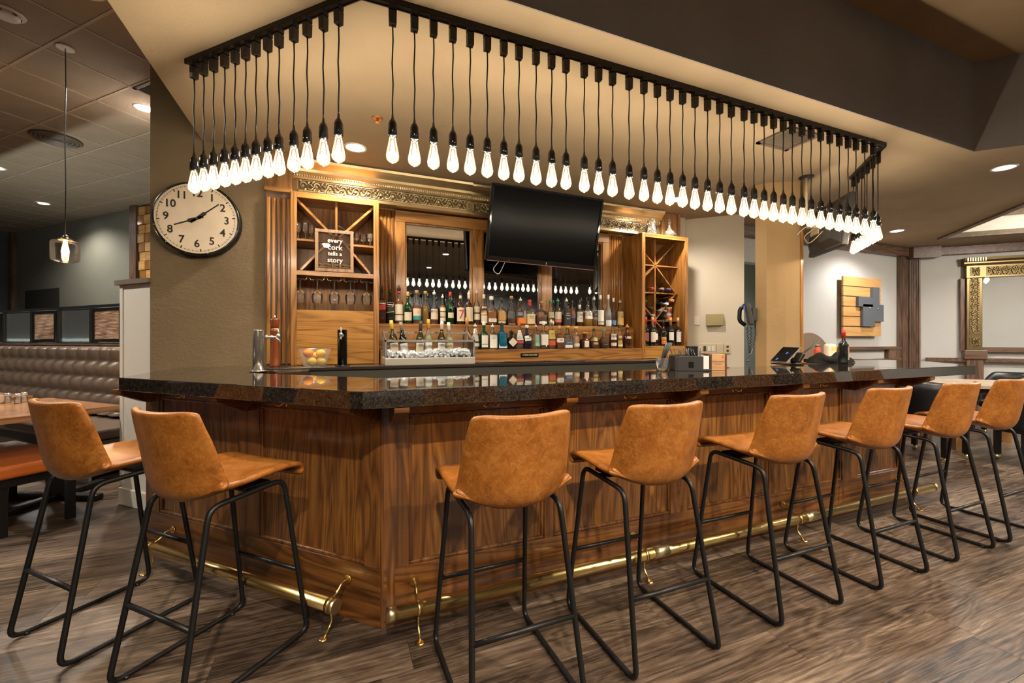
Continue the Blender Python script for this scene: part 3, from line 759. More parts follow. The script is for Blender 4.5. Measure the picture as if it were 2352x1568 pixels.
obj('base', MB().lathe([(0.10, -0.012), (0.105, 0.0)], 26), 'white', t)
obj('dome', MB().lathe([(0.045, -0.045), (0.07, -0.038), (0.078, -0.012)], 26), 'white', t)
sl = MB()
for i in range(6): sl.box(-0.012, 0.012, -0.077, -0.07, -0.030, -0.022).xf(Matrix.Rotation(PI / 3, 4, 'Z'))
obj('slot', sl, 'ink', t)
t = thing('ceiling_speaker', 'white round speaker grille cut by the top picture edge', 'speaker', (-1.66, 3.90, ZT - 0.001))
obj('rim', MB().lathe([(0.13, -0.006), (0.135, 0)], 26), 'white', t)
obj('cone_cover', MB().lathe([(0.02, -0.012), (0.115, -0.007)], 26), 'gridbar', t)
t = thing('sprinkler', 'small copper sprinkler head in the soffit right of the left bulbs', 'sprinkler', (0.252, 3.066, ZC))
obj('escutcheon', MB().lathe([(0.032, -0.006), (0.036, 0)], 20), plain('copper', (0.65, 0.36, 0.22), 0.3, 1.0), t)
obj('head', MB().lathe([(0.016, -0.032), (0.016, -0.029), (0.004, -0.028), (0.008, -0.006)], 12), 'brass', t)

# ================================================================ back bar
bc = thing('back_counter', 'dark back counter with olive front below the bottles', 'counter')
obj('worktop', MB().box(-0.56, 4.0, 3.52, 4.19, 1.045, CZ), 'counterblack', bc, bevel=0.003)
obj('front', MB().box(-0.54, 3.98, 3.535, 3.60, 0.0, 1.045), 'counterface', bc)
obj('end_panel', MB().box(3.93, 3.98, 3.60, 4.19, 0, 1.045), 'counterface', bc)
obj('drip_shelf', MB().prism([(-0.375, 3.10), (-0.19, 3.29), (-0.19, 3.50), (-0.54, 3.50), (-0.54, 3.45), (-0.37, 3.26)], 1.035, 1.060), 'counterblack', bc)
obj('drip_shelf_side', MB().prism([(-0.37, 3.11), (-0.20, 3.29), (-0.20, 3.50), (-0.53, 3.50), (-0.53, 3.45)], 0.0, 1.036), 'counterface', bc)
us = thing('under_counter_shelf', 'dark shelf behind the bar front, mostly out of sight', 'shelf')
obj('board', MB().box(0.4, 3.9, 2.215, 2.55, 0.86, 0.90), 'counterblack', us)
obj('carcass', MB().box(0.4, 3.9, 2.215, 2.53, 0.0, 0.86), 'counterface', us)

bb = thing('back_bar', 'golden oak back bar with three framed mirrors, fluted sides and stepped shelves', 'back bar')
obj('upper_shelf_riser', MB().box(0.34, 3.11, 3.965, 4.19, CZ + 0.117, 1.425), 'oak_h', bb, bevel=0.003)
obj('lower_shelf_riser', MB().box(0.34, 3.11, 3.82, 4.19, CZ, 1.185), 'oak_h', bb, bevel=0.003)
mir = [(0.594, 1.257), (1.369, 2.028), (2.150, 2.808)]
for a, b in mir: obj('mirror', MB().box(a - 0.005, b + 0.005, 4.172, 4.178, 1.425, 2.395), 'mirrordark', bb)
obj('head_rail', MB().box(0.50, 2.90, 4.13, 4.195, 2.395, 2.50), 'oak_h', bb, bevel=0.004)
for a, b in ((0.50, 0.594), (1.257, 1.369), (2.028, 2.150), (2.808, 2.90)): obj('mullion', MB().box(a, b, 4.13, 4.195, 1.425, 2.395), 'oak_v', bb, bevel=0.006)
for a, b in mir:
    mb = MB(); w = 0.014
    mb.box(a, b, 4.145, 4.172, 2.381, 2.395).box(a, a + w, 4.145, 4.172, 1.425, 2.381).box(b - w, b, 4.145, 4.172, 1.425, 2.381)
    obj('mirror_bead', mb, 'oak_v', bb, bevel=0.003)
reed = MB().lathe([(0.0145, 1.425), (0.0145, 2.50)], 10).mesh('flute_reed'); reed.materials.append(M['oak_v'])
obj('flute_ground', MB().box(0.33, 0.50, 4.165, 4.195, 1.425, 2.52), 'oak_v', bb)
obj('flute_ground', MB().box(2.90, 3.12, 4.165, 4.195, 1.425, 2.52), 'oak_v', bb)
for i in range(5): obj('flute_reed', reed, None, bb, loc=(0.347 + i * 0.033, 4.165, 0))
for i in range(6): obj('flute_reed', reed, None, bb, loc=(2.925 + i * 0.034, 4.165, 0))
sg = thing('age_sign', 'small black plate reading 21 years old and over on the lower shelf edge', 'sign', (1.745, 3.815, 1.128))
obj('plate', MB().box(-0.095, 0.095, -0.002, 0.004, -0.019, 0.019), 'glossblack', sg)
M['signyellow'] = plain('pale_yellow_print', (0.80, 0.74, 0.42), 0.5)
text('lettering', '21 YEARS OLD & OVER', 0.020, sg, (0, -0.0025, 0), 'signyellow', sx=0.80)

# pilaster beside the clock wall and its plinth block above
pl = thing('oak_pilaster', 'reeded oak pilaster between the clock wall and the glass cabinet', 'pilaster', (0, 0, 0))
obj('shaft', MB().box(-0.535, -0.352, 3.905, 4.19, CZ, 2.50), 'walnut', pl)  # darker wood than the reeds, paints shade into the grooves
rm2 = MB().box(-0.0135, 0.0135, -0.020, 0, CZ + 0.01, 2.42).mesh('reed'); rm2.materials.append(M['oak_v'])
for i in range(5): obj('reed', rm2, None, pl, loc=(-0.514 + i * 0.0365, 3.905, 0), bevel=0.007)
obj('cap_moulding', MB().box(-0.545, -0.345, 3.885, 4.19, 2.47, 2.505), 'oak_h', pl, bevel=0.006)
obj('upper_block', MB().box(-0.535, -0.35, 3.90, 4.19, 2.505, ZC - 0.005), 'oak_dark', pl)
pr = thing('oak_pilaster', 'oak block at the right end of the brass cornice above the wine cabinet', 'pilaster')
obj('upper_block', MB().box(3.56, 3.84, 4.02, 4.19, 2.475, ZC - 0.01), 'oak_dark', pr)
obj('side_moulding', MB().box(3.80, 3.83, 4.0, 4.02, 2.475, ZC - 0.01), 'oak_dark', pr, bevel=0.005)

# brass cornice
co = thing('brass_cornice', 'antique brass cornice with scrolling leaf frieze above the back bar', 'cornice')
def xprofile(x0, x1, prof):
    return MB().rings([[(x0, y, z) for y, z in prof], [(x1, y, z) for y, z in prof]], smooth=False)
for x0, x1, dy in ((-0.35, 1.205, 0.0), (1.207, 3.56, 0.02)):
    pf = [(4.19, 2.51), (4.02, 2.51), (4.02, 2.535), (4.04, 2.545), (4.045, 2.64), (4.03, 2.645), (4.02, 2.66), (4.02, 2.685), (4.00, 2.70), (3.99, 2.72), (3.965, 2.745), (3.94, 2.765), (3.935, 2.785), (4.19, 2.785)]
    obj('moulding', xprofile(x0, x1, [(y + dy, z) for y, z in pf]), 'brassdull', co)
    obj('frieze_ground', MB().box(x0 + 0.04, x1 - 0.04, 4.038 + dy, 4.05 + dy, 2.552, 2.632), 'brassground', co)
    fb = MB()
    fb.box(x0 + 0.03, x1 - 0.03, 4.030 + dy, 4.046 + dy, 2.632, 2.638).box(x0 + 0.03, x1 - 0.03, 4.030 + dy, 4.046 + dy, 2.546, 2.552).box(x0 + 0.03, x0 + 0.038, 4.030 + dy, 4.046 + dy, 2.546, 2.638).box(x1 - 0.038, x1 - 0.03, 4.030 + dy, 4.046 + dy, 2.546, 2.638)
    obj('frieze_border', fb, 'brassorn', co)
orn = MB()
sp = [(0.028 * math.cos(a) * (1 - a / 9), -0.006, 0.022 * math.sin(a) * (1 - a / 9)) for a in [q * 0.5 for q in range(13)]]
orn.tube(sp, 0.0045, 5)
orn.tube([(0.026, -0.004, 0), (0.045, -0.006, -0.024), (0.068, -0.006, -0.026), (0.088, -0.004, -0.004), (0.1, -0.004, 0.012)], 0.0045, 5)
for cx, cz, rx, rz, ro in ((0.045, 0.018, 0.018, 0.007, 0.7), (0.062, 0.004, 0.017, 0.006, -0.5), (0.078, 0.022, 0.017, 0.007, 1.0), (0.018, -0.027, 0.017, 0.006, 0.4), (-0.02, 0.027, 0.014, 0.006, -0.4), (0.09, -0.024, 0.015, 0.006, 0.5), (0.0, 0.0, 0.008, 0.008, 0)):
    orn.ell((cx, -0.004, cz), rx, 0.007, rz, 7, 4, ro)
ome = orn.mesh('leaf_scroll'); ome.materials.append(M['brassorn'])
for i in range(14): obj('leaf_scroll', ome, None, co, loc=(-0.275 + i * 0.1055, 4.035, 2.592)).scale = (1, 2.0, 1.3)
for i in range(21): obj('leaf_scroll', ome, None, co, loc=(1.285 + i * 0.1055, 4.055, 2.592)).scale = (1, 2.0, 1.3)
bd = MB()
for i in range(205):
    x = -0.34 + i * 0.019; dy = 0.0 if x < 1.205 else 0.02
    bd.ell((x, 4.018 + dy, 2.672), 0.0075, 0.007, 0.011, 6, 4)
obj('bead_row', bd, 'brassorn', co, kind='stuff')

# ---------------------------------------------------------------- cabinets
def cabinet_shell(t, x0, x1, y0, y1, z0, z1, st=0.045):
    obj('back_panel', MB().box(x0 + 0.01, x1 - 0.01, y1 - 0.015, y1, z0, z1 - 0.02), 'oak_v', t)
    for a in (x0, x1 - 0.022): obj('side_panel', MB().box(a, a + 0.022, y0 + 0.02, y1, z0, z1), 'oak_v', t)
    for a in (x0, x1 - st): obj('stile', MB().box(a, a + st, y0, y0 + 0.022, z0, z1), 'oak_v', t, bevel=0.003)
    obj('top', MB().box(x0 + 0.001, x1 - 0.001, y0 + 0.021, y1, z1 - 0.022, z1 - 0.001), 'oak_h', t)
    obj('top_rail', MB().box(x0 + st, x1 - st, y0, y0 + 0.022, z1 - 0.045, z1), 'oak_h', t, bevel=0.002)
gc = thing('glass_cabinet', 'golden oak cabinet with diagonal dividers, hanging wine glasses and wide grained door', 'cabinet')
X0, X1, Y0, Y1, Z1 = -0.352, 0.328, 3.83, 4.19, 2.47
cabinet_shell(gc, X0, X1, Y0, Y1, CZ, Z1)
obj('door', MB().box(X0 + 0.045, X1 - 0.045, Y0 + 0.003, Y0 + 0.022, CZ + 0.004, 1.519), 'oak_door', gc, bevel=0.002)
obj('door_shelf', MB().box(X0 + 0.02, X1 - 0.02, Y0 + 0.022, Y1 - 0.015, 1.497, 1.519), 'oak_h', gc)
obj('middle_shelf', MB().box(X0 + 0.022, X1 - 0.022, Y0 + 0.004, Y1 - 0.015, 1.800, 1.838), 'oak_h', gc, bevel=0.002)
cx0, cx1, zc = X0 + 0.022, X1 - 0.022, 2.135
obj('divider_shelf', MB().box(cx0, -0.10, Y0 + 0.03, Y1 - 0.015, 2.083, 2.100), 'oak_h', gc)
obj('divider_shelf', MB().box(0.07, cx1, Y0 + 0.03, Y1 - 0.015, 2.070, 2.087), 'oak_h', gc)
obj('centre_divider', MB().box(-0.020, -0.003, Y0 + 0.03, Y1 - 0.015, 2.14, Z1 - 0.022), 'oak_v', gc)
def diag(p, q, th=0.009):
    d = Vector((q[0] - p[0], 0, q[1] - p[1])).normalized(); n = Vector((-d.z, 0, d.x)) * th
    y0, y1 = Y0 + 0.028, Y1 - 0.015; P = [(p[0] + n.x, p[1] + n.z), (q[0] + n.x, q[1] + n.z), (q[0] - n.x, q[1] - n.z), (p[0] - n.x, p[1] - n.z)]
    return MB().rings([[(x, y0, z) for x, z in P], [(x, y1, z) for x, z in P]], smooth=False)
for p, q in (((cx0 + 0.008, 2.43), (-0.03, zc)), ((cx1 - 0.008, 2.43), (0.01, zc)), ((cx0 + 0.05, 1.845), (-0.03, zc)), ((cx1 - 0.05, 1.845), (0.01, zc))):
    obj('diagonal_divider', diag(p, q), 'oak_h', gc)

wc = thing('wine_cabinet', 'golden oak wine cabinet with diagonal lattice shelves right of the mirrors', 'cabinet')
X0, X1 = 3.12, 3.784
cabinet_shell(wc, X0, X1, Y0, Y1, CZ, Z1)
obj('base_panel', MB().box(X0 + 0.045, X1 - 0.045, Y0 + 0.003, Y0 + 0.022, CZ + 0.004, 1.209), 'oak_door', wc, bevel=0.002)
obj('base_shelf', MB().box(X0 + 0.02, X1 - 0.02, Y0 + 0.02, Y1 - 0.015, 1.187, 1.209), 'oak_h', wc)
YL = 3.97
for z in (2.150, 1.832, 1.509): obj('lattice_shelf', MB().box(X0 + 0.022, X1 - 0.022, YL, Y1 - 0.015, z - 0.014, z), 'oak_h', wc)
obj('lattice_upright', MB().box(3.412, 3.427, YL, Y1 - 0.015, 1.209, Z1 - 0.022), 'oak_v', wc)
def diag2(p, q, th=0.007):
    d = Vector((q[0] - p[0], 0, q[1] - p[1])).normalized(); n = Vector((-d.z, 0, d.x)) * th
    P = [(p[0] + n.x, p[1] + n.z), (q[0] + n.x, q[1] + n.z), (q[0] - n.x, q[1] - n.z), (p[0] - n.x, p[1] - n.z)]
    return MB().rings([[(x, YL - 0.002, z) for x, z in P], [(x, Y1 - 0.015, z) for x, z in P]], smooth=False)
xm = 3.42
for p, q in (((3.72, 2.43), (xm, 2.145)), ((3.15, 2.38), (xm, 2.145)), ((3.72, 1.84), (xm, 2.145)), ((3.15, 1.90), (xm, 2.145)), ((3.72, 1.82), (xm, 1.51)), ((3.15, 1.77), (xm, 1.51)), ((3.62, 1.33), (xm, 1.50))):
    obj('lattice_diagonal', diag2(p, q), 'oak_h', wc)

# ================================================================ glassware
def wine_glass_mb(h, r, foot, up=True):
    sh = [(foot, 0.0), (foot * 0.96, 0.004), (0.008, 0.010), (0.0058, 0.02), (0.0055, h * 0.44), (0.010, h * 0.47), (r * 0.62, h * 0.53), (r * 0.95, h * 0.64), (r, h * 0.74), (r * 0.92, h * 0.88), (r * 0.80, h)]
    if not up: sh = [(a, h - z) for a, z in sh][::-1]
    return MB().lathe(sh, 18, cap0=up, cap1=not up)
me = wine_glass_mb(0.20, 0.045, 0.040, False).mesh('hanging_wine_glass'); me.materials.append(M['glass'])
for i, x in enumerate((-0.289, -0.160, -0.028, 0.101, 0.233)):
    t = thing('hanging_wine_glass', 'upside-down stemmed wine glass, %s from the left under the cabinet shelf' % ORD[i], 'wine glass', (x, 3.94, 1.585), 0, 'hanging wine glasses')
    obj('bowl', me, None, t)
    rk = MB()
    for s in (-1, 1): rk.tube([(s * 0.052, -0.06, 0.213), (s * 0.052, -0.06, 0.193), (s * 0.045, -0.06, 0.186), (s * 0.030, -0.058, 0.187)], 0.003, 6); rk.tube([(s * 0.030, -0.058, 0.187), (s * 0.030, 0.16, 0.187)], 0.0028, 6)
    obj('rack_wire', rk, 'steel', t)
for i, (x, z, h, r) in enumerate(((-0.305, 2.1005, 0.15, 0.026), (-0.252, 2.1005, 0.165, 0.029), (-0.205, 2.1005, 0.13, 0.027), (-0.17, 2.1005, 0.11, 0.024), (0.150, 2.0875, 0.12, 0.027), (0.206, 2.0875, 0.115, 0.030), (0.262, 2.0875, 0.12, 0.028))):
    g = obj('stemmed_glass', wine_glass_mb(h, r, r * 0.85), 'glass', loc=(x, 3.95 + 0.02 * (i % 2), z))
    tag(g, 'small clear stemmed glass, %s from the left on the cabinet upper shelf' % ORD[i], 'glass', 'stemmed glasses on the cabinet shelf')
t = thing('carafe', 'clear glass pitcher with a flared lip on top of the wine cabinet', 'carafe', (3.325, 3.93, 2.471))
obj('body', MB().lathe([(0.055, 0), (0.062, 0.01), (0.065, 0.05), (0.050, 0.11), (0.042, 0.14), (0.050, 0.175), (0.053, 0.185)], 20, cap1=False), 'cutglass', t)
t = thing('decanter', 'clear round decanter with a ball stopper on top of the wine cabinet', 'decanter', (3.575, 3.91, 2.471))
obj('body', MB().lathe([(0.070, 0), (0.080, 0.012), (0.080, 0.03), (0.060, 0.06), (0.028, 0.085), (0.016, 0.12), (0.014, 0.17), (0.022, 0.178)], 22), 'cutglass', t)
obj('stopper', MB().ell((0, 0, 0.20), 0.019, 0.019, 0.021, 12, 8), 'cutglass', t)

# shadow-box sign
sx = thing('cork_sign', 'brown framed shadow box of corks lettered every cork tells a story', 'framed sign', (-0.026, 3.862, 1.8385), (R(-3), 0, 0))
fw, fh = 0.298, 0.352
fm = MB(); b = 0.026
fm.box(-fw / 2, fw / 2, -0.03, 0.02, 0, b).box(-fw / 2, fw / 2, -0.03, 0.02, fh - b, fh).box(-fw / 2, -fw / 2 + b, -0.03, 0.02, b, fh - b).box(fw / 2 - b, fw / 2, -0.03, 0.02, b, fh - b)
obj('frame', fm, 'frame_wood', sx, bevel=0.002)
obj('backing', MB().box(-fw / 2 + b, fw / 2 - b, 0.012, 0.018, b, fh - b), wood('sign_backing', (0.12, 0.055, 0.025), (0.19, 0.09, 0.042), (0.24, 0.12, 0.06), 'z'), sx)
obj('pane', MB().box(-fw / 2 + b, fw / 2 - b, -0.023, -0.021, b, fh - b), 'pane', sx)
M['lettercream'] = plain('cream_lettering', (0.85, 0.79, 0.66), 0.5)
for wd, z, s in (('every', 0.262, 0.052), ('cork', 0.205, 0.060), ('tells a', 0.152, 0.046), ('story', 0.098, 0.056)):
    text('lettering', wd, s, sx, (0.004, -0.0236, z), 'lettercream', bold=0.0006)
M['cork'] = plain('wine_cork', (0.52, 0.36, 0.20), 0.8)
ck = MB().tube([(0, 0, -0.019), (0, 0, 0.019)], 0.0095, 10).mesh('cork'); ck.materials.append(M['cork'])
for i in range(16):
    obj('cork', ck, None, sx, loc=(-0.105 + (i % 8) * 0.030, -0.004, 0.042 + (i // 8) * 0.022), rot=(0, R(random.choice((0, 90, 75, 110))), R(random.random() * 30)))
t = obj('wire_hoop', MB().tube([(0.10 * math.cos(a), 0, 0.10 * math.sin(a)) for a in [2 * PI * q / 32 for q in range(32)]], 0.0035, 6, closed=True), 'blackmetal', loc=(-0.02, 3.915, 2.145))
tag(t, 'thin dark wire hoop standing behind the framed cork sign', 'hoop')

# ================================================================ bottles
GL = {'clear': glassy('bottle_glass_clear', (0.97, 0.98, 0.97), 1.0, body=0.06, body_col=(0.95, 0.95, 0.93)), 'green': glassy('bottle_glass_green', (0.06, 0.42, 0.07), 1.4, body=0.25, body_col=(0.02, 0.22, 0.03)),
      'dgreen': glassy('bottle_glass_dark_green', (0.05, 0.11, 0.03), 1.3, body=0.3, body_col=(0.02, 0.04, 0.01)), 'brown': plain('bottle_glass_brown', (0.045, 0.014, 0.004), 0.05, spec=0.7),
      'black': plain('bottle_glass_black', (0.008, 0.008, 0.010), 0.06, spec=0.7), 'blue': glassy('bottle_glass_blue', (0.12, 0.52, 0.72), 1.3, body=0.25, body_col=(0.04, 0.30, 0.46)),
      'frost': glassy('bottle_glass_frosted', (0.85, 0.86, 0.87), 1.0, rough=0.2, body=0.35, body_col=(0.75, 0.76, 0.78)), 'wine': plain('bottle_glass_wine', (0.010, 0.012, 0.010), 0.06, spec=0.7),
      'olive': glassy('bottle_glass_olive', (0.42, 0.40, 0.10), 1.4, body=0.2, body_col=(0.16, 0.15, 0.03)), 'navy': plain('bottle_glass_navy', (0.012, 0.012, 0.030), 0.08, spec=0.7)}
LQ = {}
for k, c in (('amber', (0.62, 0.24, 0.03)), ('dark', (0.30, 0.075, 0.014)), ('gold', (0.86, 0.50, 0.05)), ('red', (0.36, 0.04, 0.015)), ('yellow', (0.88, 0.66, 0.16)), ('orange', (0.85, 0.30, 0.05)), ('pale', (0.86, 0.80, 0.50))):
    LQ[k] = glassy('spirit_' + k, tuple(min(1, q ** 0.6) for q in c), 0.4, body=0.75, body_col=tuple(min(1, q * 1.25) for q in c))
PC = {}
def paint(c):
    if c not in PC: PC[c] = plain('print_%d' % len(PC), c, 0.5)
    return PC[c]
CREAM, WHITE, RED, BLACK, GOLD, TAN, TEAL, ORG, YEL, NAVY, GRN, PINK = (0.72, 0.62, 0.47), (0.78, 0.76, 0.70), (0.50, 0.03, 0.02), (0.012, 0.012, 0.012), (0.55, 0.38, 0.10), (0.55, 0.30, 0.10), (0.03, 0.28, 0.27), (0.72, 0.20, 0.03), (0.80, 0.58, 0.08), (0.04, 0.08, 0.22), (0.02, 0.25, 0.06), (0.70, 0.22, 0.16)
PROF = {
 'round': [(0.92, 0), (1, .02), (1, .56), (.93, .62), (.70, .68), (.42, .73), (.34, .77), (.33, 1)],
 'wine': [(0.93, 0), (1, .02), (1, .58), (.93, .64), (.66, .70), (.42, .74), (.37, .78), (.37, 1)],
 'slope': [(0.93, 0), (1, .02), (1, .44), (.90, .54), (.66, .64), (.44, .72), (.36, .80), (.36, 1)],
 'square': [(0.95, 0), (1, .02), (1, .60), (.93, .65), (.64, .70), (.40, .74), (.34, .78), (.33, 1)],
 'decant': [(0.80, 0), (.84, .02), (.90, .30), (1, .45), (.88, .58), (.55, .70), (.30, .78), (.27, 1)],
 'broad': [(0.96, 0), (1, .03), (1, .56), (.88, .64), (.50, .70), (.26, .74), (.24, 1)],
 'flask': [(0.62, 0), (.80, .06), (1, .26), (1, .44), (.82, .56), (.45, .64), (.28, .70), (.26, 1)],
 'squat': [(0.95, 0), (1, .03), (1, .52), (.90, .62), (.55, .68), (.40, .72), (.40, 1)],
 'tall': [(0.95, 0), (1, .02), (1, .50), (.80, .60), (.50, .70), (.36, .78), (.34, 1)]}
EXPO = {'square': 6.0, 'broad': 4.0, 'squat': 5.0}
def bottle(name, label, x, y, z, h, w, style, glass, liq=None, lev=0.5, labels=(), cap=('cap', BLACK), group=None, rot=None, txt=None, sy=1.0, neck=None, cat='bottle'):
    t = thing(name, label, cat, (x, y, z), rot or 0.0, group)
    pf = PROF[style]; ex = EXPO.get(style, 2.0); r = w / 2 / (1.0 if ex == 2 else 1.0); hb = h * 0.90
    obj('glass_body', MB().lathe([(r * a, hb * q) for a, q in pf], 20, expo=ex, sy=sy), GL[glass], t)
    if liq:
        def rad(q):
            for i in range(len(pf) - 1):
                if pf[i][1] <= q <= pf[i + 1][1]:
                    f = (q - pf[i][1]) / (pf[i + 1][1] - pf[i][1]); return pf[i][0] * (1 - f) + pf[i + 1][0] * f
            return pf[-1][0]
        qs = [0.03] + [q for _, q in pf if 0.03 < q < lev] + [lev]
        obj('liquid', MB().lathe([(r * rad(q) * 0.93, hb * q) for q in qs], 16, expo=ex, sy=sy), LQ[liq], t)
    for lb in labels:
        z0, z1, col = lb[:3]; ang = lb[3] if len(lb) > 3 else 68; tilt = lb[4] if len(lb) > 4 else 0.0
        rows = []
        def rad2(q):
            q /= 0.90
            for i in range(len(pf) - 1):
                if pf[i][1] <= q <= pf[i + 1][1]:
                    f = (q - pf[i][1]) / (pf[i + 1][1] - pf[i][1]); return pf[i][0] * (1 - f) + pf[i + 1][0] * f
            return 1.0
        N = 12
        for q0 in (0, 1):
            row = []
            for i in range(N + 1):
                a = R(-90 - ang + 2 * ang * i / N); ca, sa = math.cos(a), math.sin(a)
                k = (abs(ca) ** ex + abs(sa) ** ex) ** (-1 / ex) if ex != 2 else 1
                q = (z1 if q0 else z0) + tilt * (i / N - 0.5)
                rr = r * rad2(q) * k + 0.0008
                row.append((rr * ca, rr * sa * sy - 0.0002, q * h))
            rows.append(row)
        obj('paper_label', MB().rings(rows, closed=False, cap0=False, cap1=False), paint(col), t)
    nr = r * pf[-1][0]
    kind, cc = cap[0], cap[1]
    if kind == 'cap': mb = MB().lathe([(nr * 1.12, h * 0.86), (nr * 1.16, h * 0.88), (nr * 1.16, h * 0.99), (nr * 1.0, h)], 14)
    elif kind == 'cork': mb = MB().lathe([(nr * 0.85, h * 0.88), (nr * 0.9, h * 0.905), (nr * 1.35, h * 0.91), (nr * 1.35, h * 0.99), (nr * 1.2, h)], 14)
    elif kind == 'wide': mb = MB().lathe([(nr * 1.0, h * 0.86), (nr * 1.05, h * 0.90), (nr * 1.7, h * 0.91), (nr * 1.7, h * 0.99), (nr * 1.4, h)], 14)
    elif kind == 'foil': mb = MB().lathe([(nr * 1.10, h * 0.74), (nr * 1.08, h * 0.88), (nr * 1.18, h * 0.89), (nr * 1.18, h * 0.93), (nr * 1.10, h * 0.935), (nr * 1.10, h * 0.995), (nr, h)], 14)
    else: mb = MB().lathe([(nr * 1.0, h * 0.86), (nr * 1.2, h * 0.885), (nr * 1.25, h * 0.925), (nr * 0.8, h * 0.935), (nr * 0.42, h * 0.945), (nr * 0.30, h * 1.0)], 12)
    obj('stopper', mb, paint(cc), t)
    if len(cap) > 2: obj('neck_band', MB().lathe([(nr * 1.08, h * cap[3]), (nr * 1.08, h * cap[4])], 14), paint(cap[2]), t)
    if txt:
        for s_, sz, zz, cl in txt:
            text('print', s_, sz, t, (0, -r * sy - 0.0022, zz * h), paint(cl), ext=0.0003)
    return t
UX = [0.369, 0.442, 0.523, 0.6, 0.684, 0.767, 0.845, 0.928, 1.006, 1.101, 1.189, 1.273, 1.341, 1.423, 1.531, 1.635, 1.741, 1.85, 1.97, 2.088, 2.18, 2.272, 2.352, 2.448, 2.539, 2.629, 2.717, 2.806, 2.885, 2.983]
UH = [0.339, 0.322, 0.354, 0.297, 0.313, 0.313, 0.324, 0.291, 0.315, 0.323, 0.336, 0.361, 0.303, 0.289, 0.28, 0.298, 0.293, 0.27, 0.256, 0.288, 0.301, 0.304, 0.283, 0.292, 0.276, 0.342, 0.355, 0.358, 0.327, 0.321]
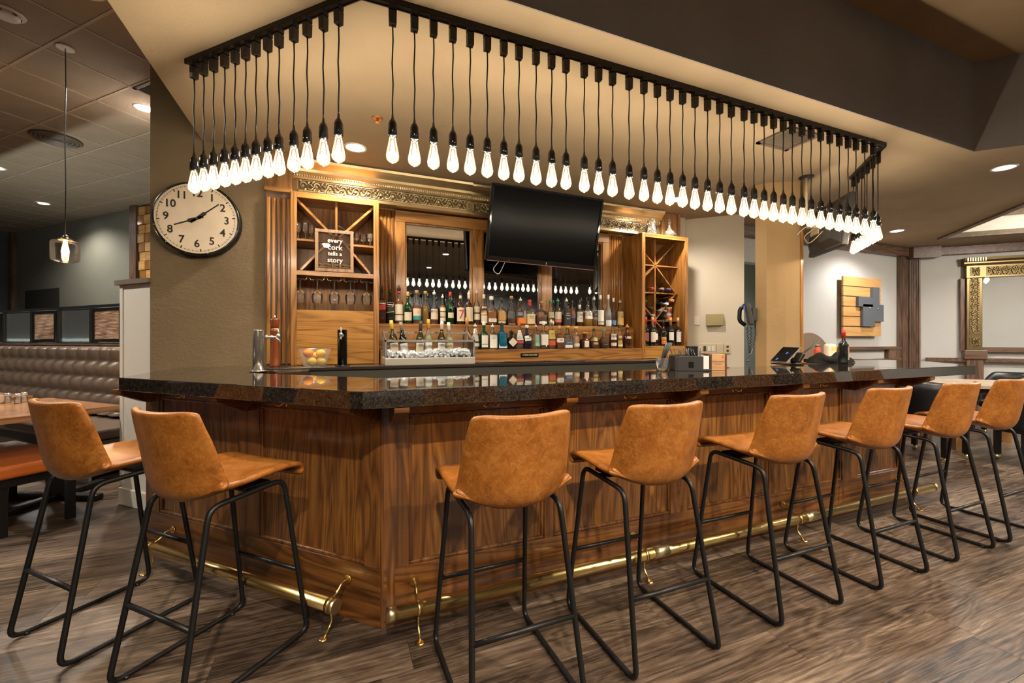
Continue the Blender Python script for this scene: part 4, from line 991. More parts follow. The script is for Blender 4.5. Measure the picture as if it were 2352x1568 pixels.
U = [('dark square whisky bottle with slanted red label at the left end of the upper shelf', .068, 'square', 'brown', None, 0, [(.36, .50, RED, 80, .05), (.52, .60, CREAM, 50)], ('pour', BLACK), [('a', .001, .1, CREAM)]),
 ('dark square whisky bottle with slanted black and gold label', .068, 'square', 'black', None, 0, [(.34, .46, BLACK, 80, .05), (.31, .335, GOLD, 80, .05), (.48, .495, GOLD, 80, .05), (.52, .60, CREAM, 45)], ('pour', BLACK), None),
 ('amber whisky bottle with two cream labels and a red neck band', .080, 'round', 'clear', 'amber', .74, [(.08, .22, CREAM), (.25, .50, CREAM)], ('pour', BLACK, RED, .78, .84), None),
 ('green shouldered whisky bottle with a plain cream label', .074, 'round', 'green', None, 0, [(.10, .36, CREAM, 62)], ('cap', GOLD), None),
 ('whisky bottle with pink cream label and teal lower band', .082, 'round', 'clear', 'amber', .62, [(.24, .46, (0.74, 0.55, 0.42)), (.12, .24, TEAL)], ('cork', TAN), [('12', .02, .34, BLACK)]),
 ('plain yellow amber bottle with a gold cap and no label', .070, 'slope', 'clear', 'gold', .62, [], ('cork', GOLD), None),
 ('whisky bottle with cream label under white glassy shoulders and silver pourer', .072, 'slope', 'clear', 'amber', .40, [(.14, .44, CREAM)], ('pour', WHITE), None),
 ('narrow amber bottle with three stacked cream labels', .060, 'round', 'clear', 'amber', .70, [(.11, .22, CREAM, 60), (.25, .40, CREAM, 60), (.43, .55, CREAM, 60)], ('pour', WHITE), None),
 ('bright green whiskey bottle with small cream label and red cap', .076, 'round', 'green', None, 0, [(.20, .36, CREAM, 45)], ('cap', RED), None),
 ('brown bottle whose cream label carries a big red seven', .078, 'round', 'brown', None, 0, [(.10, .50, CREAM, 70)], ('pour', BLACK, CREAM, .78, .87), [('7', .125, .285, RED)]),
 ('brown bottle with tall cream label and white pourer', .078, 'round', 'brown', None, 0, [(.10, .50, (0.66, 0.55, 0.36), 70)], ('pour', WHITE, CREAM, .74, .86), None),
 ('clear bottle with two printed cream bands and a chrome pourer', .064, 'round', 'clear', 'dark', .3, [(.14, .30, CREAM), (.34, .50, (0.55, 0.46, 0.34))], ('pour', (0.5, 0.5, 0.5)), None),
 ('bottle with long cream label crossed by a brown band', .068, 'round', 'clear', 'dark', .6, [(.06, .30, CREAM), (.36, .60, CREAM), (.30, .36, TAN)], ('cap', CREAM), None),
 ('squat amber bottle with a small white label near its base', .094, 'squat', 'clear', 'orange', .52, [(.10, .22, WHITE, 45)], ('cap', WHITE), [('TEMPLETON', .010, .17, BLACK)]),
 ('yellow amber bottle with an orange brown printed label', .084, 'square', 'clear', 'gold', .6, [(.16, .48, TAN, 62), (.08, .14, CREAM, 50)], ('cap', BLACK), None),
 ('large clear round-shouldered decanter bottle with dark whiskey low inside and cork', .104, 'decant', 'clear', 'dark', .26, [(.03, .05, CREAM, 60)], ('cork', TAN), None),
 ('clear flask-shouldered bottle with a bright orange label', .104, 'broad', 'clear', 'orange', .3, [(.06, .27, ORG, 66)], ('pour', WHITE), None),
 ('squarish bourbon bottle with torn cream label and red wax neck', .098, 'square', 'clear', 'amber', .4, [(.06, .44, (0.74, 0.62, 0.38), 72)], ('cap', RED, RED, .74, .87), [("Maker's", .018, .36, BLACK), ('Mark', .018, .28, BLACK)]),
 ('broad dark red-brown whiskey bottle with a thin white label at its foot', .112, 'broad', 'clear', 'dark', .5, [(.07, .17, WHITE, 40)], ('cork', TAN), None),
 ('round clear bottle with gold printed label and a green pourer tip', .080, 'slope', 'clear', 'gold', .25, [(.30, .50, (0.66, 0.58, 0.34), 55), (.06, .18, CREAM, 40)], ('pour', (0.02, 0.40, 0.22)), None),
 ('bottle with white label above an orange fruit band and green pourer', .084, 'round', 'clear', 'dark', .3, [(.24, .50, CREAM, 70), (.13, .23, PINK, 70)], ('pour', (0.02, 0.40, 0.22)), None),
 ('square bottle with black label and white lettering', .080, 'square', 'clear', 'dark', .45, [(.05, .54, BLACK, 70)], ('pour', WHITE), [('JACK', .017, .44, WHITE), ("DANIEL'S", .013, .37, WHITE), ('No.7', .018, .26, WHITE)]),
 ('bulbous amber brown bottle with dark printed band', .076, 'decant', 'clear', 'orange', .66, [(.10, .30, BLACK, 60), (.32, .44, (0.16, 0.10, 0.25), 50)], ('pour', BLACK), None),
 ('white labelled bourbon bottle with a small red round seal', .080, 'round', 'clear', 'dark', .3, [(.16, .54, WHITE, 72)], ('pour', BLACK, WHITE, .66, .80), [('o', .045, .42, RED), ('BEAM', .014, .30, BLACK)]),
 ('gold liqueur bottle with white label on its upper half', .086, 'square', 'clear', 'gold', .55, [(.30, .58, WHITE, 66)], ('cap', BLACK), None),
 ('slim amber bottle with dark label lettered in gold', .070, 'round', 'clear', 'amber', .45, [(.30, .46, (0.05, 0.03, 0.02), 66), (.22, .29, (0.20, 0.15, 0.10), 66)], ('pour', WHITE), [('JIM', .014, .38, YEL)]),
 ('tall clear vodka bottle with white paper label and small red mark', .084, 'round', 'clear', None, 0, [(.16, .52, WHITE, 70), (.06, .14, (0.6, 0.55, 0.45), 66)], ('cap', WHITE), None),
 ('tall frosted vodka bottle with long neck and cloudy base', .074, 'tall', 'frost', None, 0, [(.02, .20, (0.72, 0.78, 0.84), 70)], ('cap', WHITE), None),
 ('slim clear vodka bottle with a blue patch near its foot', .062, 'tall', 'clear', None, 0, [(.06, .22, (0.14, 0.26, 0.55), 55)], ('cap', WHITE), None),
 ('clear vodka bottle with wide yellow tan label at the right end of the upper shelf', .088, 'round', 'clear', None, 0, [(.06, .54, (0.78, 0.52, 0.16), 74)], ('pour', (0.5, 0.5, 0.5)), [('o', .05, .36, (0.25, 0.08, 0.02))])]
for i, (lb, w, stl, g, lq, lv, labs, cp, tx) in enumerate(U):
    if tx and tx[0][0] == 'a': tx = None
    bottle('spirit_bottle', lb, UX[i], 4.035 + 0.012 * ((i * 7) % 3 - 1), 1.4255, UH[i], w, stl, g, lq, lv, labs, cp, 'spirit bottles on the upper back bar shelf', txt=tx)
LX = [1.129, 1.21, 1.298, 1.386, 1.481, 1.582, 1.666, 1.75, 1.848, 1.936, 2.021, 2.117, 2.213, 2.313, 2.419, 2.536, 2.663, 2.778, 2.864, 2.967]
LH = [0.303, 0.25, 0.269, 0.248, 0.265, 0.192, 0.267, 0.242, 0.256, 0.284, 0.308, 0.24, 0.239, 0.231, 0.173, 0.225, 0.212, 0.28, 0.262, 0.264]
Lw = [('clear bottle with tall orange neck foil just behind the ice bin', .076, 'slope', 'clear', None, 0, [], ('foil', (0.75, 0.36, 0.08)), None),
 ('clear rum bottle with white label and red round emblem', .080, 'round', 'clear', None, 0, [(.32, .80, WHITE, 72), (.12, .24, (0.55, 0.55, 0.5), 66)], ('pour', WHITE), [('BACARDI', .017, .58, BLACK), ('o', .06, .72, RED)]),
 ('dark green gin bottle with a white label', .088, 'round', 'green', None, 0, [(.20, .50, WHITE, 45), (.08, .18, WHITE, 45)], ('cap', WHITE), None),
 ('clear gin bottle with tall white label and small crest', .080, 'square', 'clear', None, 0, [(.06, .56, WHITE, 50)], ('pour', WHITE), [('BOMBAY', .010, .42, NAVY)]),
 ('bright blue square gin bottle with white label', .094, 'square', 'blue', None, 0, [(.06, .62, WHITE, 45)], ('pour', BLACK), [('BOMBAY', .013, .56, NAVY), ('O', .032, .46, NAVY), ('SAPPHIRE', .010, .36, NAVY)]),
 ('squat black apothecary bottle with a cream diamond label', .092, 'squat', 'black', None, 0, [], ('pour', BLACK), None),
 ('clear square gin bottle with white label and red lower band', .074, 'square', 'clear', None, 0, [(.34, .70, WHITE, 60), (.22, .30, RED, 60)], ('cap', (0.65, 0.10, 0.05)), None),
 ('dark navy bottle with two tilted white label strips', .078, 'squat', 'navy', None, 0, [(.46, .56, WHITE, 60, .05), (.34, .44, WHITE, 45, .03)], ('cap', (0.7, 0.65, 0.5)), None),
 ('clear tequila bottle with a pale green printed leaf', .086, 'broad', 'clear', None, 0, [(.12, .56, (0.28, 0.52, 0.40), 28)], ('pour', (0.7, 0.4, 0.3)), None),
 ('clear square bottle with plain white label', .080, 'square', 'clear', None, 0, [(.14, .52, WHITE, 62)], ('cap', WHITE), None),
 ('tequila bottle with arched yellow label and red band below', .078, 'square', 'clear', 'amber', .30, [(.34, .62, YEL, 62), (.12, .28, (0.50, 0.08, 0.03), 66)], ('pour', WHITE), [('CUERVO', .012, .50, BLACK)]),
 ('brown amber bottle with one white label band', .078, 'square', 'clear', 'amber', .66, [(.28, .46, WHITE, 66)], ('cap', TAN), [('1800', .02, .37, NAVY)]),
 ('clear bottle with blue label over white strip and gold cap', .086, 'square', 'clear', None, 0, [(.18, .34, NAVY, 66), (.05, .16, WHITE, 62)], ('wide', (0.70, 0.38, 0.04)), [('CAZADORES', .011, .26, WHITE)]),
 ('pale gold tequila bottle with pink label and yellow cap', .078, 'tall', 'clear', 'pale', .55, [(.34, .56, PINK, 55), (.10, .24, CREAM, 55)], ('wide', (0.78, 0.58, 0.16)), None),
 ('squat dark brown bottle with cream oval label and wide orange cap', .094, 'squat', 'brown', None, 0, [(.10, .48, CREAM, 30)], ('wide', (0.60, 0.30, 0.05)), None),
 ('round flask-shaped dark whisky bottle with a yellow label', .106, 'flask', 'clear', 'dark', .40, [(.20, .52, (0.72, 0.58, 0.18), 34)], ('pour', BLACK), None),
 ('round flask-shaped dark whisky bottle with a green label', .106, 'flask', 'clear', 'dark', .62, [(.18, .56, GRN, 34)], ('cap', (0.03, 0.36, 0.24)), None),
 ('red liqueur bottle with white and pale green label', .080, 'round', 'clear', 'red', .6, [(.34, .56, WHITE, 60), (.10, .22, CREAM, 60)], ('pour', BLACK), None),
 ('amber bottle with tall yellow label', .070, 'slope', 'clear', 'amber', .6, [(.08, .52, (0.82, 0.66, 0.22), 60)], ('cap', BLACK), None),
 ('dark brown liqueur bottle with orange cap at the right end of the lower shelf', .094, 'slope', 'brown', None, 0, [(.40, .50, (0.45, 0.38, 0.30), 40)], ('pour', (0.80, 0.18, 0.04)), None)]
for i, (lb, w, stl, g, lq, lv, labs, cp, tx) in enumerate(Lw):
    t = bottle('spirit_bottle', lb, LX[i], 3.895, 1.1855, LH[i], w, stl, g, lq, lv, labs, cp, 'spirit bottles on the lower back bar shelf', txt=tx)
    if i == 5: obj('diamond_label', MB().box(-0.033, 0.033, -0.0485, -0.0475, -0.033, 0.033).xf(Matrix.Translation((0, 0, 0.070)) @ Matrix.Rotation(R(45), 4, 'Y')), paint(CREAM), t)

# wine in the rack, necks towards the room
rack = [(3.225, 1.870, RED), (3.345, 1.870, RED), (3.49, 1.870, (0.30, 0.24, 0.20)), (3.59, 1.870, (0.10, 0.08, 0.25)), (3.475, 1.700, BLACK), (3.565, 1.700, WHITE), (3.645, 1.740, PINK), (3.255, 1.72, BLACK), (3.330, 1.64, BLACK), (3.46, 1.615, (0.2, 0.2, 0.22)),
        (3.545, 1.615, (0.2, 0.2, 0.22)), (3.24, 1.575, (0.05, 0.10, 0.35)), (3.365, 1.560, (0.3, 0.3, 0.3)), (3.535, 1.548, BLACK)]
rl = ['red-capped', 'red-capped', 'grey-capped', 'violet-capped', 'black-capped', 'white-capped', 'pink-capped', 'black-capped', 'black-capped', 'silver-capped', 'silver-capped', 'blue-capped', 'grey-capped', 'black-capped']
rp = ['left cell above the middle lattice shelf', 'beside the upright above the middle lattice shelf', 'right of the upright above the middle lattice shelf', 'far right above the middle lattice shelf', 'top left of the right diamond cell', 'top centre of the right diamond cell', 'highest right in the right diamond cell',
      'highest in the left diamond cell', 'leaning low beside the upright in the left cell', 'second layer left in the right diamond cell', 'second layer right in the right diamond cell', 'bottom left corner cell', 'bottom beside the lattice node on the left', 'lone bottle in the lowest right cell']
for (x, z, c), l, p in zip(rack, rl, rp):
    bottle('wine_bottle', '%s wine bottle lying in the rack, %s' % (l, p), x, 4.165, z, 0.235 + 0.02 * random.random(), 0.074, 'wine', 'wine', None, 0, [], ('foil', c), 'wine bottles lying in the lattice rack', rot=(R(90), 0, 0))
for i, z in enumerate((1.5095, 1.590)):
    t = thing('food_tub', 'small white tub with red print, %s of the two in the wine rack' % ('lower' if i == 0 else 'upper'), 'tub', (3.665, 4.02, z), 0, 'tubs in the wine rack')
    obj('body', MB().lathe([(0.031, 0), (0.035, 0.068)], 18), 'white', t); obj('lid', MB().lathe([(0.038, 0.066), (0.038, 0.078)], 18), 'white', t)
    obj('print_band', MB().lathe([(0.0335, 0.016), (0.036, 0.055)], 18, cap0=False, cap1=False), paint((0.45, 0.07, 0.04)), t)
SW = [(3.190, 0.32, WHITE, [(.20, .46, (0.35, 0.05, 0.05))], TAN, 'dark wine bottle with red banded label against the cabinet left side'), (3.250, 0.33, CREAM, [(.16, .46, (0.25, 0.10, 0.10))], RED, 'dark wine bottle with red foil left of the cream labelled one'),
      (3.318, 0.33, CREAM, [(.14, .48, CREAM)], TAN, 'dark wine bottle with broad cream label and bare cork'), (3.375, 0.31, CREAM, [(.22, .46, WHITE)], RED, 'dark wine bottle with red foil right of the cream labelled one'),
      (3.470, 0.30, ORG, [(.08, .22, ORG), (.24, .34, TAN)], BLACK, 'olive wine bottle with orange label'), (3.580, 0.33, WHITE, [(.20, .48, WHITE)], TAN, 'dark wine bottle with white label and black drawing'),
      (3.690, 0.33, CREAM, [(.14, .50, (0.66, 0.63, 0.56))], TAN, 'dark wine bottle with tall grey white label at the right')]
for i, (x, h, _, labs, c, l) in enumerate(SW):
    bottle('wine_bottle', l + ', cabinet base', x, 3.895 + (0.032 if i in (1, 3) else 0), 1.2095, h, 0.072, 'wine', 'wine', None, 0, labs, ('foil', c), 'wine bottles standing in the wine cabinet')

# ice bin with wine
ib = thing('ice_bin', 'steel framed clear ice bin filled with ice on the back counter', 'ice bin', (0.725, 3.66, CZ + 0.0005))
iw = 0.375
obj('tray', MB().box(-iw, iw, -0.12, 0.12, 0, 0.058), 'steelbrush', ib, bevel=0.003)
fr = MB(); th = 0.012
for s in (-1, 1):
    x0, x1 = (s * (iw - 0.012) - th, s * (iw - 0.012))
    if s > 0: x0, x1 = x1 - 0, x1 + th
    fr.box(x0, x1, -0.115, -0.115 + th, 0.058, 0.205); fr.box(x0, x1, 0.10, 0.112, 0.058, 0.275)
    fr._add([(x0, -0.115, 0.19), (x1, -0.115, 0.19), (x1, -0.115, 0.207), (x0, -0.115, 0.207), (x0, 0.11, 0.262), (x1, 0.11, 0.262), (x1, 0.11, 0.279), (x0, 0.11, 0.279)], [(3, 2, 1, 0), (4, 5, 6, 7), (0, 1, 5, 4), (1, 2, 6, 5), (2, 3, 7, 6), (3, 0, 4, 7)])
fr.box(-iw + 0.01, iw - 0.01, -0.117, -0.105, 0.190, 0.207).box(-iw + 0.01, iw - 0.01, 0.10, 0.112, 0.262, 0.279)
obj('frame', fr, 'steel', ib)
for nm, bx in (('front_pane', (-iw + 0.015, iw - 0.015, -0.112, -0.109, 0.06, 0.19)), ('rear_pane', (-iw + 0.015, iw - 0.015, 0.104, 0.107, 0.06, 0.262)), ('side_pane', (-iw + 0.010, -iw + 0.013, -0.10, 0.10, 0.06, 0.19)), ('side_pane', (iw - 0.013, iw - 0.010, -0.10, 0.10, 0.06, 0.19))):
    obj(nm, MB().box(*bx), 'pane', ib)
ice = MB()
for i in range(900):
    x, y = random.uniform(-iw + 0.03, iw - 0.03), random.uniform(-0.095, 0.09); z = 0.06 + random.random() * (0.048 + 0.012 * math.sin(x * 9)) + (0.012 if y > -0.05 else 0)
    s_ = random.uniform(0.006, 0.010); b = MB().box(-s_, s_, -s_, s_, -s_, s_).xf(Matrix.Translation((x, y, z)) @ Matrix.Rotation(random.random() * 3, 4, 'X') @ Matrix.Rotation(random.random() * 3, 4, 'Z'))
    ice._add(b.v, b.f)
M['ice'] = plain('ice', (0.84, 0.87, 0.90), 0.25)
obj('ice', ice, 'ice', ib, kind='stuff')
for i, (x, h, g, c, lc, tilt, l) in enumerate(((0.439, 0.285, 'olive', (0.80, 0.58, 0.10), CREAM, -6, 'olive wine bottle with yellow foil'), (0.523, 0.275, 'dgreen', (0.40, 0.30, 0.24), WHITE, -7, 'dark wine bottle with brown foil and folded label'), (0.640, 0.285, 'olive', (0.10, 0.07, 0.05), CREAM, 3, 'olive wine bottle with black foil and gold rim'),
                                       (0.718, 0.30, 'clear', (0.78, 0.42, 0.08), WHITE, 1, 'pale white wine bottle with orange foil'), (0.826, 0.285, 'olive', WHITE, WHITE, 2, 'green wine bottle with white foil and brush-drawn label'), (0.908, 0.275, 'clear', WHITE, (0.62, 0.55, 0.30), -2, 'pale gold wine bottle with white foil'))):
    bottle('wine_bottle', l + ' standing in the ice', x, 3.655 + 0.02 * (i % 2), CZ + 0.085, h, 0.072, 'slope', g, 'pale' if g == 'clear' else None, .6, [(.06, .34, lc, 62)], ('foil', c), 'wine bottles in the ice bin', rot=(0, R(tilt), 0))

# bar equipment
M['millwood'] = plain('polished_mahogany', (0.20, 0.045, 0.012), 0.2, coat=0.5)
t = thing('pepper_mill', 'tall mahogany pepper mill beside the oak pilaster', 'pepper mill', (-0.446, 3.70, CZ + 0.0005))
obj('body', MB().lathe([(0.036, 0), (0.036, 0.012), (0.031, 0.03), (0.026, 0.12), (0.024, 0.20), (0.027, 0.27), (0.029, 0.285)], 20), 'millwood', t)
obj('collar', MB().lathe([(0.027, 0.285), (0.027, 0.292)], 20), 'brass', t)
obj('head', MB().lathe([(0.026, 0.292), (0.030, 0.31), (0.036, 0.355), (0.034, 0.365), (0.012, 0.368)], 20), 'millwood', t)
obj('finial', MB().lathe([(0.006, 0.368), (0.010, 0.378), (0.006, 0.392)], 12), 'steel', t)
def beer_tower(name, label, loc, r, h, mat, rot):
    t = thing(name, label, 'beer tap', loc, rot)
    obj('flange', MB().lathe([(r * 1.5, 0), (r * 1.5, 0.006), (r * 1.15, 0.010)], 24), 'steel' if mat == 'steel' else 'blackplastic', t)
    obj('column', MB().lathe([(r, 0.008), (r, h - 0.006), (r * 1.04, h - 0.004), (r * 1.02, h), (r * 0.3, h + 0.003)], 24), mat, t)
    f = MB(); z = h - 0.045
    f.tube([(r * 0.9, 0, z), (r + 0.075, 0, z)], 0.0085, 10); f.tube([(r + 0.008, 0, z), (r + 0.02, 0, z)], 0.015, 12); f.tube([(r + 0.036, 0, z), (r + 0.046, 0, z)], 0.0125, 12)
    f.tube([(r + 0.062, 0, z), (r + 0.085, 0, z - 0.02), (r + 0.09, 0, z - 0.034)], 0.0075, 8)
    f.ell((r + 0.082, 0, z + 0.008), 0.014, 0.014, 0.016, 10, 6)
    obj('faucet', f, 'steel', t)
    obj('tap_lever', MB().tube([(r + 0.082, 0, z + 0.01), (r + 0.082, 0, z + 0.035), (r + 0.08, 0, z + 0.058)], 0.007, 10, r2=0.0045), 'steel', t)
beer_tower('beer_tower', 'polished steel beer tower on the bar top left of the pepper mill', (-0.478, 3.185, CZ + 0.0005), 0.032, 0.268, 'steel', 0.15)
beer_tower('beer_tower', 'glossy black beer tower in front of the oak cabinet door', (0.032, 3.62, CZ + 0.0005), 0.036, 0.285, 'glossblack', R(-95))
t = thing('fruit_bowl', 'translucent plastic bowl of citrus on the back counter', 'bowl', (-0.165, 3.63, CZ + 0.0005))
obj('shell', MB().lathe([(0.075, 0.0), (0.08, 0.004), (0.115, 0.135), (0.119, 0.138)], 26, cap1=False), 'frost', t)
for i, (x, y, z, c, l) in enumerate(((-0.045, -0.02, 0.105, (0.85, 0.28, 0.01), 'orange fruit at the upper left'), (0.045, -0.01, 0.10, (0.85, 0.52, 0.02), 'yellow lemon at the upper right'), (-0.02, -0.03, 0.038, (0.85, 0.60, 0.05), 'yellow lemon at the lower left'), (0.045, -0.02, 0.037, (0.85, 0.62, 0.08), 'yellow lemon at the lower right'), (0.0, 0.05, 0.075, (0.85, 0.45, 0.05), 'orange fruit at the rear'))):
    f = obj('citrus_fruit', MB().ell((0, 0, 0), 0.037, 0.035, 0.034, 14, 10), paint(c), loc=(-0.165 + x, 3.63 + y, CZ + z)); tag(f, l + ' of the translucent bowl', 'fruit', 'citrus in the bowl')
for i, (x, c) in enumerate(((1.28, (0.45, 0.40, 0.36)), (1.62, (0.70, 0.22, 0.04)), (2.05, (0.35, 0.36, 0.38)))):
    t = thing('bar_mat', ('black bar mat with white and orange print near the ice bin', 'black bar mat with orange print in the middle of the back counter', 'black bar mat with grey print right of the orange one')[i], 'bar mat', (x, 3.64, CZ + 0.0005), 0)
    obj('pad', MB().box(-0.19, 0.19, -0.05, 0.09, 0, 0.007), 'blackplastic', t, bevel=0.002)
    obj('print_stripe', MB().box(-0.12, 0.13, -0.01, 0.012, 0.007, 0.0076), paint(c), t)

# ---------------------------------------------------------------- things on the granite, right half
t = thing('straw_glass', 'short clear tumbler of black straws leaning left of the caddy', 'glass', (1.996, 2.25, CZ + 0.0005))
obj('tumbler', MB().lathe([(0.036, 0), (0.040, 0.004), (0.042, 0.085)], 20, cap1=False), 'glass', t)
obj('base', MB().lathe([(0.035, 0.002), (0.036, 0.014)], 18), 'cutglass', t)
me = MB().tube([(-0.022, 0, 0.02), (0.058, 0, 0.185)], 0.0035, 6).mesh('straw'); me.materials.append(M['blackplastic'])
for i in range(9): obj('straw', me, None, t, loc=(0.004 * (i % 3) - 0.004, 0.007 * (i // 3) - 0.007, 0.002 * (i % 2)), rot=(0, R(2 * (i % 3) - 2), R(5 * i - 20)))
t = thing('bar_caddy', 'black plastic napkin and straw caddy on the granite', 'caddy', (2.19, 2.205, CZ + 0.0005), R(-26))
c = MB(); c.box(-0.115, 0.115, -0.07, 0.07, 0, 0.012)
c.prism([(-0.10, -0.075), (0.085, -0.075), (0.085, -0.068), (-0.10, -0.068)], 0, 0.098).prism([(-0.115, -0.06), (-0.10, -0.075), (-0.10, -0.068), (-0.108, -0.06)], 0, 0.09).box(-0.115, -0.108, -0.06, 0.07, 0, 0.10).box(0.108, 0.115, -0.06, 0.07, 0, 0.10).box(-0.115, 0.115, 0.063, 0.07, 0, 0.105).box(-0.02, -0.014, -0.068, 0.065, 0, 0.09).prism([(0.108, -0.06), (0.085, -0.075), (0.085, -0.068), (0.1, -0.06)], 0, 0.095)
obj('tray', c, 'greyplastic', t, bevel=0.002)
obj('slot', MB().box(-0.032, 0.0, -0.0765, -0.075, 0.022, 0.060), 'glossblack', t)
obj('napkin_stack', MB().box(0.062, 0.098, -0.077, 0.055, 0.012, 0.098), 'white', t, bevel=0.002)
obj('straw_bundle_block', MB().box(-0.01, 0.055, 0.0, 0.05, 0.012, 0.165), 'blackplastic', t, bevel=0.003)
me = MB().tube([(0, 0, 0.015), (-0.018, 0, 0.15)], 0.003, 6).mesh('stir_stick'); me.materials.append(M['blackplastic'])
for i in range(14): obj('stir_stick', me, None, t, loc=(-0.08 + 0.011 * i, -0.03 + 0.02 * (i % 3), 0), rot=(R((i * 5) % 11 - 5), R(-14 + (i * 7) % 30), 0))
t = thing('wooden_box', 'small pine box with dark metal corner straps and printed name', 'box', (2.385, 2.175, CZ + 0.0005), R(-30))
obj('body', MB().box(-0.058, 0.058, -0.05, 0.05, 0, 0.108), 'box_wood', t, bevel=0.0015)
sm = MB()
M['strap'] = plain('copper_brown_strap', (0.17, 0.055, 0.022), 0.4, 0.3)
for x0, x1 in ((-0.0595, -0.036), (0.047, 0.0595)): obj('corner_strap', MB().box(x0, x1, -0.0515, 0.0515, -0.0, 0.1085), 'strap', t)
rv = MB()
for x in (-0.053, -0.042, 0.053):
    for z in (0.015, 0.054, 0.094): rv.ell((x, -0.0515, z), 0.0028, 0.002, 0.0028, 6, 4)
obj('rivet', rv, 'steel', t, kind='stuff')
M['boxink'] = plain('faded_purple_ink', (0.22, 0.14, 0.16), 0.6); M['boxred'] = plain('red_stamp', (0.55, 0.12, 0.03), 0.6)
text('lettering', 'TEXOMARA', 0.0145, t, (0.006, -0.0505, 0.058), 'boxink'); text('lettering', 'EST. TEXAS', 0.009, t, (0.006, -0.0505, 0.042), 'boxred')
text('emblem', '+', 0.035, t, (0.034, -0.0505, 0.088), 'boxred', bold=0.001)
t = thing('tablet', 'order tablet with silver edge tilted on a black stand by the pillar', 'tablet', (3.46, 2.44, CZ + 0.0005), R(-116))
tb = Matrix.Translation((0, 0, 0.082)) @ Matrix.Rotation(R(-42), 4, 'X')
obj('base', MB().box(-0.09, 0.09, -0.07, 0.10, 0, 0.012), 'blackplastic', t, bevel=0.003)
obj('stand', MB().tube([(0, 0.07, 0.01), (0, 0.06, 0.05), (0, 0.01, 0.08)], 0.018, 10), 'blackplastic', t)
obj('case', MB().box(-0.125, 0.125, -0.004, 0.006, -0.085, 0.085).xf(tb), 'steel', t, bevel=0.002)
obj('screen', MB().box(-0.117, 0.117, -0.0055, -0.004, -0.078, 0.078).xf(tb), 'screen', t)
M['blueicon'] = emitter('screen_icon_blue', (0.20, 0.30, 0.8), 0.12)
for dx, dz in ((0.02, 0.015), (-0.045, -0.055)): obj('icon', MB().box(dx - 0.014, dx + 0.014, -0.0062, -0.0055, dz - 0.010, dz + 0.010).xf(tb), 'blueicon', t)
obj('card_reader', MB().box(0.07, 0.16, 0.0, 0.03, -0.045, 0.045).xf(Matrix.Translation((0, 0.03, 0.07)) @ Matrix.Rotation(R(-30), 4, 'X')), 'blackplastic', t, bevel=0.012)
obj('cable', MB().tube(rounded([(-0.06, 0.08, 0.01), (-0.16, 0.14, 0.03), (-0.20, 0.28, 0.10), (-0.24, 0.42, 0.20)], 0.05), 0.006, 6), 'blackplastic', t)
t = bottle('wine_bottle', 'dark red wine bottle with red foil standing alone on the granite', 4.14, 2.385, CZ + 0.0005, 0.298, 0.076, 'wine', 'wine', None, 0, [], ('foil', RED))
obj('paper_label', MB().rings([[(0.0385 * math.cos(R(a)), 0.0385 * math.sin(R(a)), z) for a in range(-100, -30, 10)] for z in (0.03, 0.135)], closed=False, cap0=False, cap1=False), paint(CREAM), t)
obj('label_stripe', MB().rings([[(0.039 * math.cos(R(a)), 0.039 * math.sin(R(a)), z) for a in range(-100, -78, 7)] for z in (0.03, 0.15)], closed=False, cap0=False, cap1=False), paint((0.35, 0.16, 0.10)), t)
# folded apron: lumpy cloth
def cloth():
    mb = MB(); nx, ny = 26, 12
    for j in range(ny + 1):
        for i in range(nx + 1):
            u, v = i / nx, j / ny
            e = (math.sin(PI * u) ** 0.45) * (math.sin(PI * v) ** 0.5)
            z = 0.115 * e * (0.75 + 0.22 * math.sin(7.3 * u + 2.4 * v) + 0.16 * math.sin(15 * u - 6 * v))
            mb.v.append((-0.185 + 0.37 * u + 0.008 * math.sin(9 * v), -0.065 + 0.13 * v + 0.008 * math.sin(11 * u), max(0.001, z)))
    for j in range(ny):
        for i in range(nx): k = j * (nx + 1) + i; mb.f.append((k, k + 1, k + nx + 2, k + nx + 1)); mb.sm.append(True)
    mb.f.append(tuple([i for i in range(nx + 1)][::-1])); mb.sm.append(False)
    return mb
t = obj('folded_apron', cloth(), plain('black_cloth', (0.011, 0.010, 0.009), 0.9, spec=0.2), loc=(4.20, 2.54, CZ + 0.0005), rot=(0, 0, R(-24)), sub=1)
tag(t, 'crumpled black apron piled on the granite beside the wine bottle', 'apron')
t = thing('condiment_bottle', 'flat cream condiment bottle with yellow label behind the apron', 'condiment', (4.47, 2.80, 1.0705), 0)
t.location = (4.84, 2.92, CZ + 0.0005)
obj('body', MB().box(-0.075, 0.075, -0.03, 0.03, 0, 0.165), plain('cream_plastic', (0.72, 0.62, 0.44), 0.4), t, bevel=0.025, seg=4)
obj('paper_label', MB().box(-0.02, 0.06, -0.0312, -0.0302, 0.10, 0.13), paint(YEL), t)
for i, x in enumerate((-0.16, -0.20, -0.24)):
    r_ = thing('sauce_bottle', ('red sauce bottle touching the cream condiment bottle', 'red sauce bottle in the middle of three behind the apron', 'red sauce bottle with green cap, leftmost behind the apron')[i], 'bottle', (4.84 + x * 1.2 + 0.02, 2.93 - 0.02 * i, CZ + 0.0005), 0, 'red sauce bottles behind the apron')
    obj('body', MB().lathe([(0.022, 0), (0.022, 0.10), (0.012, 0.125), (0.011, 0.135)], 14), paint((0.55, 0.05, 0.02)), r_); obj('stopper', MB().lathe([(0.013, 0.133), (0.012, 0.16)], 12), paint(GRN if i == 2 else RED), r_)
ss = thing('service_stand', 'low dark service stand behind the bar end, mostly hidden', 'stand', (5.33, 3.44, 0))
obj('board', MB().box(-0.4, 0.4, -0.12, 0.12, 0.52, 0.55), 'walnut_h', ss)
